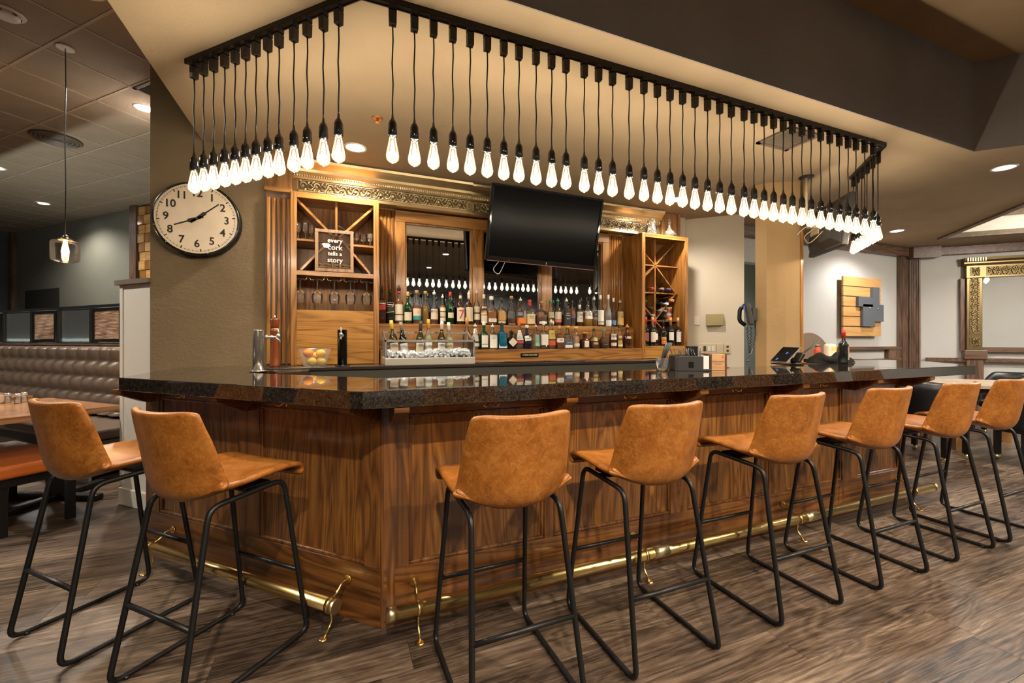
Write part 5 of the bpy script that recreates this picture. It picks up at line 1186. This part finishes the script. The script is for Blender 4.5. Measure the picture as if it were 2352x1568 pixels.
for x in (-0.36, 0.36):
    for y in (-0.1, 0.1): obj('leg', MB().box(x - 0.02, x + 0.02, y - 0.02, y + 0.02, 0, 0.52), 'walnut', ss)
t = thing('serving_tray', 'large round brown serving tray propped up behind the apron', 'tray', (5.33, 3.42, 0.552), (R(-4), 0, 0))
ty = MB().lathe([(0.35, 0.0), (0.375, 0.0), (0.39, 0.02), (0.408, 0.022)], 48).xf(Matrix.Translation((0, 0, 0.408)) @ Matrix.Rotation(R(90), 4, 'X'))
obj('dish', ty, plain('brown_tray', (0.16, 0.10, 0.06), 0.55), t)
# wall phone on the pillar
t = thing('wall_phone', 'dark desk phone hung on the side of the tan pillar', 'phone', (3.79, 2.975, 1.53), R(-136))
obj('cradle', MB().box(-0.05, 0.06, -0.03, 0.012, -0.07, 0.06), 'greyplastic', t, bevel=0.006)
obj('base', MB().box(-0.075, 0.08, -0.075, -0.03, -0.10, 0.11).xf(Matrix.Rotation(R(10), 4, 'X')), 'greyplastic', t, bevel=0.01)
obj('handset', MB().tube(rounded([(-0.10, -0.075, 0.10), (-0.10, -0.125, 0.06), (-0.10, -0.13, -0.06), (-0.10, -0.075, -0.105)], 0.04), 0.02, 10), 'blackplastic', t)
obj('display', MB().box(-0.03, 0.06, -0.098, -0.094, 0.04, 0.085), 'blueicon', t)
coil = [(-0.08 + 0.05 * math.sin(k / 160 * PI) * 0.6 + 0.007 * math.cos(k * 0.9), -0.06 + 0.035 * (k / 160) + 0.007 * math.sin(k * 0.9), -0.12 - 0.26 * math.sin(k / 160 * PI)) for k in range(161)]
obj('coiled_cord', MB().tube(coil, 0.0032, 5), 'blackplastic', t)
obj('line_cord', MB().tube([(0.0, 0.0, -0.07), (0.02, 0.004, -0.2), (0.05, -0.02, -0.34), (0.2, -0.08, -0.43), (0.38, -0.1, -0.45)], 0.006, 6), 'blackplastic', t)
# plates on the cream wall
def wall_plate(name, label, x, y, z, w, h, mat, cat='switch plate', d=0.008):
    t = thing(name, label, cat, (x - 0.0, y - 0.0, z), R(-45))
    obj('plate', MB().box(-w / 2, w / 2, -d, 0.0, -h / 2, h / 2), mat, t, bevel=0.002); return t
def onwall(s): return (3.99 + 0.719 * s, 4.24 - 0.695 * s)
wall_plate('blank_plate', 'blank white plate on the cream wall right of the wine cabinet', *onwall(0.24), 1.52, 0.07, 0.11, 'trimwhite')
t = wall_plate('control_box', 'square olive metal box on the cream wall', *onwall(0.44), 1.525, 0.19, 0.14, plain('olive_metal', (0.30, 0.25, 0.12), 0.4, 0.5), 'control box', 0.05)
t = wall_plate('switch_plate', 'ivory gang of rocker switches behind the straw caddy', *onwall(0.35), 1.172, 0.22, 0.12, 'beigeplate')
for i, x in enumerate((-0.07, -0.02, 0.03, 0.075)): obj('rocker', MB().box(x - 0.015, x + 0.015, -0.013, -0.008, -0.032, 0.032), 'greyplastic' if i == 1 else 'white', t)
wall_plate('blank_plate', 'ivory blank plate between the switches and the outlet', *onwall(0.50), 1.172, 0.075, 0.12, 'beigeplate')
t = wall_plate('outlet', 'ivory outlet with dark sockets nearest the wall corner', *onwall(0.585), 1.172, 0.075, 0.12, 'beigeplate')
for z in (-0.025, 0.025): obj('socket', MB().box(-0.012, 0.012, -0.0095, -0.008, z - 0.012, z + 0.012), 'greyplastic', t)

# ================================================================ clock
ck_ = thing('wall_clock', 'large round cream wall clock with black drum rim showing eight past eight', 'clock', (-0.972, 3.928, 2.178))
RC = 0.272
def disc(prof, n=64): return MB().lathe(prof, n).xf(Matrix.Rotation(R(90), 4, 'X'))
obj('drum', disc([(RC, 0), (RC, 0.085)]), 'blackmetal', ck_)
rb = MB()
for i in range(120):
    a = 2 * PI * i / 120; rb.tube([((RC + 0.001) * math.cos(a), -0.005, (RC + 0.001) * math.sin(a)), ((RC + 0.001) * math.cos(a), -0.075, (RC + 0.001) * math.sin(a))], 0.0035, 4)
obj('drum_ribs', rb, 'blackmetal', ck_, kind='stuff')
obj('bezel', disc([(RC - 0.016, 0.084), (RC - 0.013, 0.103), (RC - 0.002, 0.103), (RC + 0.004, 0.09), (RC + 0.004, 0.08)][::1]), plain('dark_pewter', (0.05, 0.05, 0.045), 0.25, 0.8), ck_)
obj('dial', disc([(RC - 0.014, 0.090), (RC - 0.014, 0.1012)]), 'clockface', ck_)
tk = MB()
for i in range(60):
    a = 2 * PI * i / 60; big = i % 5 == 0; r1 = RC - 0.026; r0 = r1 - (0.020 if big else 0.012); w_ = 0.0035 if big else 0.0012
    tk.xf(Matrix.Rotation(2 * PI / 60, 4, 'Y')); tk.box(-w_, w_, -0.1022, -0.1012, r0, r1)
    if i == 0: pass
ring_ = MB().tube([((RC - 0.030) * math.cos(2 * PI * i / 72), -0.1013, (RC - 0.030) * math.sin(2 * PI * i / 72)) for i in range(72)], 0.0008, 4, closed=True)
tk._add(ring_.v, ring_.f)
obj('minute_marks', tk, 'ink', ck_, kind='stuff')
for n_ in range(1, 13):
    a = R(30 * n_); text('numeral', str(n_), 0.078, ck_, (0.188 * math.sin(a), -0.1016, 0.188 * math.cos(a)), 'ink', bold=0.0016, sx=0.92)
def hand(ang, L, w_, tail):
    mb = MB(); P = [(-w_ * 0.5, -tail), (w_ * 0.5, -tail), (w_, L * 0.35), (w_ * 0.35, L * 0.42), (w_ * 0.3, L), (-w_ * 0.3, L), (-w_ * 0.35, L * 0.42), (-w_, L * 0.35)]
    mb.rings([[(x, -0.106, z) for x, z in P], [(x, -0.103, z) for x, z in P]], smooth=False); return mb.xf(Matrix.Rotation(R(ang), 4, 'Y'))
obj('minute_hand', hand(49, 0.185, 0.013, 0.05), 'ink', ck_); obj('hour_hand', hand(247, 0.15, 0.014, 0.045), 'ink', ck_)
obj('hub', disc([(0.009, 0.101), (0.009, 0.110), (0.005, 0.112)], 16), 'ink', ck_)
bt = MB()
for i in range(12): a = 2 * PI * (i + 0.5) / 12; bt.ell(((RC - 0.007) * math.cos(a), -0.103, (RC - 0.007) * math.sin(a)), 0.004, 0.004, 0.004, 6, 4)
obj('rim_rivets', bt, 'steel', ck_, kind='stuff')

# ================================================================ televisions
tv = thing('television', 'black flat television tilted down from the ceiling above the bottles', 'television', (1.871, 3.711, 2.353), (R(13.1), R(2.0), R(-4.2)))
W_, H_ = 1.15, 0.70
obj('cabinet', MB().box(-W_ / 2, W_ / 2, 0.0, 0.06, -H_ / 2, H_ / 2), 'blackplastic', tv, bevel=0.01)
bz = MB(); bz.box(-W_ / 2, W_ / 2, -0.012, 0, H_ / 2 - 0.022, H_ / 2).box(-W_ / 2, W_ / 2, -0.012, 0, -H_ / 2, -H_ / 2 + 0.045).box(-W_ / 2, -W_ / 2 + 0.022, -0.012, 0, -H_ / 2 + 0.045, H_ / 2 - 0.022).box(W_ / 2 - 0.022, W_ / 2, -0.012, 0, -H_ / 2 + 0.045, H_ / 2 - 0.022)
obj('bezel', bz, 'glossblack', tv, bevel=0.004)
obj('screen', MB().box(-W_ / 2 + 0.022, W_ / 2 - 0.022, -0.002, 0.0, -H_ / 2 + 0.045, H_ / 2 - 0.022), 'screen', tv)
obj('trim_strip', MB().box(-W_ / 2 + 0.01, W_ / 2 - 0.01, -0.0125, -0.002, -H_ / 2 - 0.001, -H_ / 2 + 0.005), plain('dull_red_trim', (0.30, 0.14, 0.12), 0.3), tv)
text('logo', 'Z', 0.022, tv, (0.04, -0.0125, -H_ / 2 + 0.023), 'white', bold=0.0006); text('mark', 'c', 0.02, tv, (-0.345, -0.0125, -H_ / 2 + 0.023), 'white')
tm_ = thing('tv_mount', 'black wall arm mount behind the front television', 'tv mount', (1.90, 3.78, 0))
obj('arm', MB().tube([(0, 0.02, 2.36), (0, 0.34, 2.44)], 0.02, 12), 'blackmetal', tm_)
obj('wall_plate', MB().box(-0.1, 0.1, 0.33, 0.348, 2.40, 2.49), 'blackmetal', tm_)
obj('bracket', MB().box(-0.2, 0.2, 0.01, 0.03, 2.22, 2.48).xf(Matrix.Translation((0, 0, 2.35)) @ Matrix.Rotation(R(13), 4, 'X') @ Matrix.Translation((0, 0, -2.35))), 'blackmetal', tm_)
cb_ = obj('tv_cable', MB().tube(rounded([(1.46, 3.83, 2.07), (1.37, 3.86, 1.95), (1.44, 3.87, 1.90), (1.50, 3.84, 2.04)], 0.06), 0.004, 6), 'white'); tag(cb_, 'white cable looping below the left end of the front television', 'cable')
t2 = thing('television', 'older grey television seen from behind, hung beside the pillar', 'television', (4.11, 2.50, 2.30), (R(8), 0, R(57)))
obj('screen_box', MB().box(-0.29, 0.29, -0.05, 0.0, -0.225, 0.225), 'greyplastic', t2, bevel=0.01)
obj('rear_housing', MB().rings([[(-0.26, 0.0, -0.20), (0.26, 0.0, -0.20), (0.26, 0.0, 0.19), (-0.26, 0.0, 0.19)], [(-0.19, 0.055, -0.15), (0.19, 0.055, -0.15), (0.19, 0.055, 0.1), (-0.19, 0.055, 0.1)]], smooth=False), 'greyplastic', t2, bevel=0.006)
obj('mount_plate', MB().box(0.02, 0.16, 0.055, 0.065, -0.06, 0.10).box(0.05, 0.10, 0.06, 0.13, 0.0, 0.05), 'beigeplate', t2)
obj('cable', MB().tube(rounded([(0.08, 0.07, 0.0), (0.17, 0.12, -0.06), (0.02, 0.12, -0.17), (-0.06, 0.06, -0.06)], 0.06), 0.004, 6), 'beigeplate', t2)
obj('cable', MB().tube(rounded([(0.06, 0.09, 0.05), (0.16, 0.15, 0.0), (0.24, 0.17, -0.08), (0.34, 0.12, -0.07)], 0.06), 0.005, 6), 'white', t2)
m2 = thing('tv_mount', 'cream ceiling arm holding the older television by the pillar', 'tv mount', (4.03, 2.62, 0))
obj('pole', MB().tube([(0, 0.0, 2.32), (0.0, 0.02, 2.5), (0.02, 0.03, ZC - 0.004)], 0.014, 10), 'beigeplate', m2)
obj('ceiling_plate', MB().lathe([(0.06, ZC - 0.012), (0.06, ZC - 0.001)], 18, (0.02, 0.03, 0)), 'blackmetal', m2)

# ================================================================ right-hand room
ar = thing('wood_wall_art', 'framed-free wall art of pine slats with slate grey cross pieces', 'wall art', (7.55, 4.155, 1.335))
aw, ah = 0.95, 0.92
for i in range(6): obj('slat', MB().box(-aw / 2, aw / 2, -0.075, -0.05, i * ah / 6 + 0.006, (i + 1) * ah / 6 - 0.006), 'pine', ar)
obj('batten', MB().box(-0.3, -0.24, -0.05, 0, 0.05, ah - 0.05), 'walnut', ar); obj('batten', MB().box(0.24, 0.3, -0.05, 0, 0.05, ah - 0.05), 'walnut', ar)
M['artgrey'] = plain('slate_blue_paint', (0.10, 0.115, 0.135), 0.5)
for nm, bx in (('grey_piece', (0.19, 0.36, 0.50, 0.77)), ('grey_piece', (-0.17, 0.19, 0.46, 0.61)), ('grey_piece', (-0.06, 0.47, 0.235, 0.50)), ('grey_piece', (-0.06, 0.24, 0.155, 0.235))):
    obj(nm, MB().box(bx[0], bx[1], -0.115, -0.075, bx[2], bx[3]), 'artgrey', ar)
for x in (0.11, 0.32): obj('stud', MB().ell((x, -0.116, 0.44), 0.012, 0.008, 0.012, 10, 6), 'steel', ar)
# brass mirror on the diagonal wall
ome2 = ome.copy(); ome2.materials.clear(); ome2.materials.append(M['oldbrassorn'])
bm_ = thing('brass_mirror', 'large mirror in an ornate antique brass frame on the right wall', 'mirror', (9.385, 3.625, 0), R(-45))
ML = 1.9; z0, z1 = 1.12, 2.27
obj('glass', MB().box(0.16, ML - 0.16, -0.03, -0.022, z0 + 0.04, z1), 'mirror', bm_)
obj('left_post', MB().box(0.0, 0.19, -0.06, 0, z0, z1), 'oldbrass', bm_, bevel=0.006); obj('right_post', MB().box(ML - 0.19, ML, -0.06, 0, z0, z1), 'oldbrass', bm_, bevel=0.006)
obj('head', MB().box(-0.01, ML + 0.01, -0.07, 0, z1, 2.47), 'oldbrass', bm_, bevel=0.006)
obj('crown', xprofile(-0.04, ML + 0.04, [(0, 2.47), (-0.07, 2.47), (-0.085, 2.50), (-0.085, 2.52), (-0.11, 2.55), (-0.12, 2.59), (0, 2.59)]), 'oldbrass', bm_)
dn = MB()
for i in range(8): dn.box(-0.02 + i * 0.03, -0.004 + i * 0.03, -0.127, -0.11, 2.53, 2.585)
obj('dentils', dn, 'oldbrassorn', bm_, kind='stuff')
obj('ground', MB().box(0.035, 0.155, -0.064, -0.06, z0 + 0.25, z1 - 0.03), 'brassground', bm_); obj('ground', MB().box(0.23, ML - 0.23, -0.074, -0.07, 2.30, 2.44), 'brassground', bm_); obj('ground', MB().box(0.035, 0.155, -0.074, -0.07, 2.30, 2.44), 'brassground', bm_); obj('ground', MB().box(0.035, 0.155, -0.064, -0.06, z0 + 0.06, z0 + 0.2), 'brassground', bm_)
for i in range(8):
    o = obj('leaf_scroll', ome2, None, bm_, loc=(0.095, -0.062, z0 + 0.30 + i * 0.108), rot=(0, R(-90), 0)); o.scale = (1, 1.5, 1.5)
for i in range(13):
    o = obj('leaf_scroll', ome2, None, bm_, loc=(0.27 + i * 0.108, -0.072, 2.37)); o.scale = (1, 1.5, 2.0)
for z, y in ((2.37, -0.072), (z0 + 0.13, -0.062)):
    o = obj('leaf_scroll', ome2, None, bm_, loc=(0.08, y, z)); o.scale = (0.7, 1.5, 2.0)
obj('sill', MB().box(0.15, ML - 0.15, -0.05, 0, z0 - 0.03, z0 + 0.045), 'walnut_h', bm_)
obj('side_board', MB().box(-0.06, 0.0, -0.03, 0, z0 - 0.02, z1), 'walnut', bm_)
for x in (-0.04, ML - 0.24): obj('plinth', MB().box(x, x + 0.28, -0.09, 0, z0 - 0.15, z0 - 0.001), 'walnut_h', bm_, bevel=0.01)
for x in (0.0, ML - 0.2): obj('plinth_base', MB().box(x, x + 0.2, -0.07, 0, 0.15, z0 - 0.151), 'walnut', bm_)
# sconce seen in the mirror is on the rear wall of that room
ch = thing('chandelier', 'dark ring chandelier with clear bulbs hanging in the tray ceiling', 'chandelier', (8.31, 1.15, 0))
obj('rod', MB().tube([(0, 0, 2.55), (0, 0, 3.34)], 0.012, 8), 'blackmetal', ch)
obj('hoop', MB().tube([(0.42 * math.cos(2 * PI * q / 36), 0.42 * math.sin(2 * PI * q / 36), 2.55) for q in range(36)], 0.018, 8, closed=True), 'blackmetal', ch)
for q in range(3): obj('spoke', MB().tube([(0.42 * math.cos(PI * q / 3), 0.42 * math.sin(PI * q / 3), 2.55), (-0.42 * math.cos(PI * q / 3), -0.42 * math.sin(PI * q / 3), 2.55)], 0.008, 6), 'blackmetal', ch)
bme2 = MB().lathe([(0.004, -0.12), (0.03, -0.09), (0.033, -0.07), (0.016, -0.01), (0.016, 0.0)], 12).mesh('bulb'); bme2.materials.append(M['filament'])
for q in range(8): obj('bulb', bme2, None, ch, loc=(0.42 * math.cos(PI * q / 4), 0.42 * math.sin(PI * q / 4), 2.54))
light('lamp', 'POINT', 34.0, (1, 0.92, 0.80), ch, (0, 0, 2.68), 0.25)
# round-backed black chairs and a grey table
tb_ = thing('dining_table', 'grey brown square wooden table behind the right-hand stools', 'table', (7.20, 2.62, 0), R(45))
obj('table_top', MB().box(-0.52, 0.52, -0.52, 0.52, 0.73, 0.765), 'table_grey', tb_, bevel=0.004)
obj('apron_frame', MB().box(-0.4, 0.4, -0.4, 0.4, 0.66, 0.73), 'walnut_h', tb_)
for x in (-0.38, 0.38):
    for y in (-0.38, 0.38): obj('leg', MB().box(x - 0.045, x + 0.045, y - 0.045, y + 0.045, 0, 0.66), 'oak_dark', tb_)
def club_chair(label):
    t = thing('club_chair', label, 'chair', group='black club chairs on casters')
    obj('seat', MB().box(-0.27, 0.27, -0.26, 0.28, 0.36, 0.47), 'blackleather', t, bevel=0.04, seg=4)
    rows = []
    for z, k in ((0.34, 0.0), (0.5, 0.3), (0.66, 0.7), (0.84, 1.0)):
        row = []
        for i in range(17):
            a = R(180 + 180 * i / 16); s_ = abs(math.sin(a)) ; zz = z if s_ > 0.55 else z - (0.55 - s_) * (0.5 * k)
            row.append((0.31 * math.cos(a), 0.05 + 0.33 * math.sin(a) - 0.03 * k, zz))
        rows.append(row)
    b = obj('backrest', MB().rings(rows, closed=False, cap0=False, cap1=False), 'blackleather', t)
    sd = b.modifiers.new('thick', 'SOLIDIFY'); sd.thickness = 0.07; sd.offset = 1
    ss_ = b.modifiers.new('sub', 'SUBSURF'); ss_.levels = ss_.render_levels = 1
    lg = MB().box(-0.022, 0.022, -0.022, 0.022, 0.06, 0.37).mesh('leg'); lg.materials.append(M['blackmetal'])
    cs = MB().ell((0, 0, 0.031), 0.03, 0.02, 0.03, 12, 8).tube([(0, 0, 0.04), (0, 0, 0.075)], 0.008, 8).mesh('caster'); cs.materials.append(M['brassdull'])
    for x in (-0.22, 0.22):
        for y in (-0.20, 0.22): obj('leg', lg, None, t, loc=(x, y, 0)); obj('caster', cs, None, t, loc=(x, y, 0))
    return t
c1 = club_chair('black leather club chair behind the stool at the bar end'); c1.location = (6.02, 2.62, 0); c1.rotation_euler = (0, 0, R(-90))
dup(c1, (6.55, 1.96, 0), R(-45), 'black leather club chair right of the table, partly behind the last stool')
dup(c1, (8.42, 2.75, 0), R(90), 'black leather club chair beyond the table under the brass mirror')

# ================================================================ dining room, left
def dg(s, d): # diagonal frame: s towards the wall, d along it to the left
    return ((s - d) * Q, (s + d) * Q)
RL = R(-45)      # local x runs along the banquette (towards the bar), local y towards the wall
post = struct('wall_partition_end', MB().box(-0.38, 0.0, 0, 0.9, 0, 1.70), 'trimwhite', bevel=0.004)
post.location = (-1.295, 3.96, 0); post.rotation_euler = (0, 0, RL)
obj('cap', MB().box(-0.41, 0.02, -0.03, 0.92, 1.70, 1.735), plain('grey_brown_cap', (0.16, 0.125, 0.095), 0.5), post)
obj('corner_bead', MB().box(-0.385, -0.345, -0.008, 0.0, 0.16, 1.70), 'trimwhite', post, bevel=0.003)
obj('baseboard', MB().box(-0.392, 0.0, -0.014, 0.3, 0, 0.13), 'trimwhite', post, bevel=0.005)
# low wall with screen behind the banquette; origin where the back plane meets the post
bx, by = dg(3.72 * Q, 5.62)
lw = struct('wall_banquette', MB().box(-4.6, 0.75, 0, 0.14, 0, 1.215), 'brownface'); lw.location = (bx, by, 0); lw.rotation_euler = (0, 0, RL)
obj('cap', MB().box(-4.6, 0.75, -0.03, 0.17, 1.215, 1.235), 'walnut_h', lw)
scn = thing('screen_rail', 'dark metal screen of rippled glass and wavy wood panels above the banquette', 'screen', (bx, by, 1.236), RL)
obj('top_rail', MB().box(-4.6, 0.75, 0.04, 0.09, 0.415, 0.445), plain('dark_steel', (0.05, 0.055, 0.05), 0.35, 0.7), scn)
M['dsteel'] = bpy.data.materials['dark_steel']
obj('bottom_rail', MB().box(-4.6, 0.75, 0.04, 0.09, 0, 0.012), 'dsteel', scn)
def xl(d): return -(d - 5.62)   # position along the screen from its diagonal distance
cells = [(5.06, 5.78, 'g'), (5.78, 6.40, 'w'), (6.46, 7.14, 'g'), (7.20, 7.82, 'w'), (7.88, 8.60, 'g'), (8.66, 9.3, 'w')]
M['wavewood'] = wood('carved_wave_wood', (0.30, 0.18, 0.11), (0.50, 0.35, 0.25), (0.60, 0.45, 0.34), 'x', fine=0.4)
for a, b, kd in cells:
    x1, x0 = xl(a), xl(b)
    obj('upright', MB().box(x0 - 0.05, x0 - 0.0, 0.035, 0.095, 0.012, 0.415), 'dsteel', scn)
    if kd == 'g': obj('glass_pane', MB().box(x0 + 0.002, x1 - 0.002, 0.060, 0.066, 0.014, 0.413), 'panelglass', scn)
    else:
        f = MB(); f.box(x0 + 0.02, x1 - 0.02, 0.03, 0.06, 0.02, 0.05).box(x0 + 0.02, x1 - 0.02, 0.03, 0.06, 0.375, 0.405).box(x0 + 0.02, x0 + 0.05, 0.03, 0.06, 0.05, 0.375).box(x1 - 0.05, x1 - 0.02, 0.03, 0.06, 0.05, 0.375)
        obj('panel_frame', f, 'blackmetal', scn)
        wv = MB(); nz, nx = 90, 22; xa, xb = x0 + 0.05, x1 - 0.05
        for j in range(nz + 1):
            for i in range(nx + 1):
                u = i / nx; z = 0.05 + 0.325 * j / nz
                ph = j / nz * 2 * PI * 22 + 1.6 * math.sin(u * 7 + j * 0.11) + 1.1 * math.sin(u * 13 - j * 0.07)
                wv.v.append((xa + (xb - xa) * u, 0.045 - 0.006 * math.sin(ph), z))
        for j in range(nz):
            for i in range(nx): k = j * (nx + 1) + i; wv.f.append((k, k + 1, k + nx + 2, k + nx + 1)); wv.sm.append(True)
        obj('wave_panel', wv, 'wavewood', scn)
# hidden strip light added along the screen foot to brighten its panels
ll = bpy.data.lights.new('screen_strip', 'AREA'); ll.shape = 'RECTANGLE'; ll.size = 4.2; ll.size_y = 0.02; ll.energy = 9.0; ll.color = (0.95, 1.0, 0.92)
lo = bpy.data.objects.new('added_strip', ll); COL.objects.link(lo); lo.parent = scn; lo.location = (-2.2, 0.11, 0.02); lo.rotation_euler = (R(180), 0, 0)
obj('added_strip_housing', MB().box(-4.4, -0.05, 0.10, 0.125, 0.0, 0.014), 'white', scn)
# tufted banquette
bq = thing('banquette', 'tufted grey brown leather banquette along the low wall', 'banquette', (bx, by, 0), RL)
def tuft(x0, x1, zl=0.50, zh=1.205, nb=9):
    mb = MB(); nx, nz = int((x1 - x0) / 0.02), 46
    for j in range(nz + 1):
        for i in range(nx + 1):
            x = x0 + (x1 - x0) * i / nx; z = zl + (zh - zl) * j / nz
            rowh = 0.165; k = (zh - z) / rowh; row = int(k); fz = k - row
            cw = (x1 - x0) / nb; fx = (x - x0) / cw; fx -= math.floor(fx)
            bul = (abs(math.sin(PI * fx)) ** 0.5) * (math.sin(PI * min(1, fz * 0.92 + 0.08)) ** 0.55 if row > 0 else (1 if fz < 0.25 else math.cos((fz - 0.25) / 0.75 * PI / 2) ** 0.6))
            lean = 0.11 * (1.205 - z) / 0.7
            edge = min(1.0, (zh - z) / 0.04 + 0.25)
            y = -0.05 * edge - lean - 0.055 * bul
            mb.v.append((x, y, z))
    for j in range(nz):
        for i in range(nx): k = j * (nx + 1) + i; mb.f.append((k, k + 1, k + nx + 2, k + nx + 1)); mb.sm.append(True)
    o = len(mb.v); mb.v += [(x0, 0, zh - 0.004), (x1, 0, zh - 0.004)]
    mb.f.append((nz * (nx + 1), nz * (nx + 1) + nx, o + 1, o)); mb.sm.append(False)
    return mb
for a, b, nb in ((4.95, 5.975, 5), (5.98, 8.05, 9), (8.055, 9.6, 7)): obj('tufted_back', tuft(xl(b), xl(a), nb=nb), 'brownleather', bq)
obj('seat_cushion', MB().box(-3.6, 0.7, -0.64, -0.10, 0.36, 0.47), 'brownleather', bq, bevel=0.03, seg=3)
obj('base', MB().box(-3.6, 0.7, -0.58, -0.10, 0.10, 0.36), plain('banquette_base', (0.07, 0.055, 0.045), 0.6), bq)
obj('kick_board', MB().box(-3.6, 0.7, -0.60, -0.58, 0.0, 0.10), plain('kick_board', (0.30, 0.27, 0.23), 0.6), bq)
def planked_table(label, s0, s1, d0, d1, z=0.765):
    cx_, cy_ = dg((s0 + s1) / 2, (d0 + d1) / 2)
    t = thing('dining_table', label, 'table', (cx_, cy_, 0), RL)
    hx, hy = (d1 - d0) / 2, (s1 - s0) / 2; n_ = 7
    for i in range(n_): obj('plank', MB().box(-hx + 2 * hx * i / n_, -hx + 2 * hx * (i + 1) / n_ - 0.0015, -hy, hy, z - 0.042, z), 'table', t, bevel=0.0015)
    obj('column', MB().box(-0.05, 0.05, 0.19, 0.29, 0.05, z - 0.043), 'blackmetal', t)
    for a in (0, 90): obj('foot', MB().box(-0.36, 0.36, -0.035, 0.035, 0.0, 0.05).xf(Matrix.Translation((0, 0.24, 0)) @ Matrix.Rotation(R(a + 20), 4, 'Z')), 'blackmetal', t, bevel=0.012)
    return t
planked_table('reddish plank dining table in front of the banquette beside the far left stool', 1.10, 1.90, 4.12, 5.25)
planked_table('second plank dining table further along the banquette at the left picture edge', 1.10, 1.90, 5.55, 6.6)
# cruets on the near table
for i, (a, b) in enumerate(((1.62, 4.98), (1.68, 5.06), (1.60, 5.10))):
    x, y = dg(a, b)
    t = thing('salt_shaker', ('clear salt shaker with chrome lid nearest the stool on the dining table', 'clear pepper shaker with chrome lid behind the first shaker', 'short glass jar with chrome lid left of the two shakers')[i], 'shaker', (x, y, 0.7655), 0, 'shakers on the dining table')
    obj('jar', MB().lathe([(0.021, 0), (0.023, 0.004), (0.021, 0.06)], 16), 'cutglass', t); obj('lid', MB().lathe([(0.0225, 0.058), (0.0225, 0.074), (0.012, 0.082)], 16), 'steel', t)
x, y = dg(1.56, 5.12)
t = thing('coffee_cup', 'white cup with looped handle beside the shakers', 'cup', (x, y, 0.7655), R(200))
obj('body', MB().lathe([(0.026, 0), (0.036, 0.02), (0.04, 0.065)], 20, cap1=False), 'white', t); obj('handle', MB().tube([(0.036, 0, 0.055), (0.062, 0, 0.05), (0.065, 0, 0.03), (0.034, 0, 0.018)], 0.005, 8), 'white', t)
def bench(label, s0, s1, d0, d1):
    cx_, cy_ = dg((s0 + s1) / 2, (d0 + d1) / 2); t = thing('dining_bench', label, 'bench', (cx_, cy_, 0), RL)
    hx, hy = (d1 - d0) / 2, (s1 - s0) / 2
    obj('cushion', MB().box(-hx, hx, -hy, hy, 0.375, 0.465), 'rustleather', t, bevel=0.025, seg=3); obj('piping', MB().tube([(-hx, -hy - 0.001, 0.385), (hx, -hy - 0.001, 0.385)], 0.004, 6), 'seam', t)
    obj('rail', MB().box(-hx + 0.03, hx - 0.03, -hy + 0.03, hy - 0.03, 0.32, 0.376), 'blackmetal', t)
    for a in (-hx + 0.06, hx - 0.06):
        for b in (-hy + 0.05, hy - 0.05): obj('leg', MB().box(a - 0.022, a + 0.022, b - 0.022, b + 0.022, 0, 0.33), 'blackmetal', t)
bench('rust orange leather bench seat beside the far left stool', 1.21, 1.64, 4.04, 5.05)
# glass pendant
gp = thing('glass_pendant', 'smoky glass drum pendant with amber bulb hanging over the booth', 'pendant light', (-2.133, 4.765, 0))
obj('canopy', MB().lathe([(0.058, ZT - 0.014), (0.058, ZT - 0.003)], 28), 'white', gp)
obj('cord', MB().tube([(0, 0, ZT - 0.012), (0.004, 0, 3.4), (-0.003, 0, 3.0), (0.003, 0, 2.6), (0, 0, 2.16)], 0.0035, 6), 'blackplastic', gp)
obj('fitter', MB().lathe([(0.046, 2.115), (0.046, 2.128), (0.024, 2.134), (0.022, 2.15), (0.009, 2.165)], 24), plain('dark_nickel', (0.10, 0.09, 0.075), 0.3, 1.0), gp)
obj('shade', MB().lathe([(0.062, 1.936), (0.084, 1.944), (0.091, 1.96), (0.092, 2.09), (0.084, 2.108), (0.045, 2.116)], 36, cap0=False, cap1=False), 'shadeglass', gp)
b_ = obj('bulb', MB().lathe([(0.003, 1.975), (0.012, 1.982), (0.023, 2.0), (0.026, 2.02), (0.022, 2.05), (0.014, 2.09), (0.012, 2.115)], 18), glassy('amber_bulb_glass', (1, 0.85, 0.6), 0.9, glow=0.5, glow_col=(1, 0.62, 0.25)), gp)
obj('filament', MB().lathe([(0.003, 2.0), (0.012, 2.02), (0.013, 2.045), (0.004, 2.08)], 10), 'filament2', b_)
light('lamp', 'POINT', 9.0, (1.0, 0.66, 0.34), gp, (0, 0, 2.03), 0.025)
# far wall details
fx, fy = dg(6.56 * Q, 0)
def farp(d): return dg(6.55 * Q, d)
nx_, ny_ = farp(13.0)
nic = struct('wall_niche', MB().box(-0.85, 0.65, -0.02, 0.02, 1.0, 2.39), plain('niche_dark', (0.03, 0.027, 0.022), 0.7)); nic.location = (nx_, ny_, 0); nic.rotation_euler = (0, 0, RL)
p_ = farp(14.35); tr1 = struct('trim_6', MB().box(-0.07, 0.07, -0.09, 0.02, 0, ZT), 'walnut'); tr1.location = (*p_, 0); tr1.rotation_euler = (0, 0, RL)
p_ = farp(9.45); tr2 = struct('trim_7', MB().box(-0.09, 0.11, -0.12, 0.02, 0, ZT), 'walnut'); tr2.location = (*p_, 0); tr2.rotation_euler = (0, 0, RL)
p_ = farp(9.33); bw = struct('wall_block', MB().box(0.02, 1.2, -0.06, 0.05, 0, ZT), 'walnut'); bw.location = (*p_, 0); bw.rotation_euler = (0, 0, RL)
for i in range(17):
    z = 0.9 + i * 0.165
    for j in range(3):
        o = obj('wood_block', MB().box(0.03 + j * 0.2, 0.22 + j * 0.2, -0.06 - random.choice((0.02, 0.035, 0.05)), -0.06, z + 0.004, z + 0.160), 'pine' if (i * 2 + j) % 3 else 'oak_v', bw)
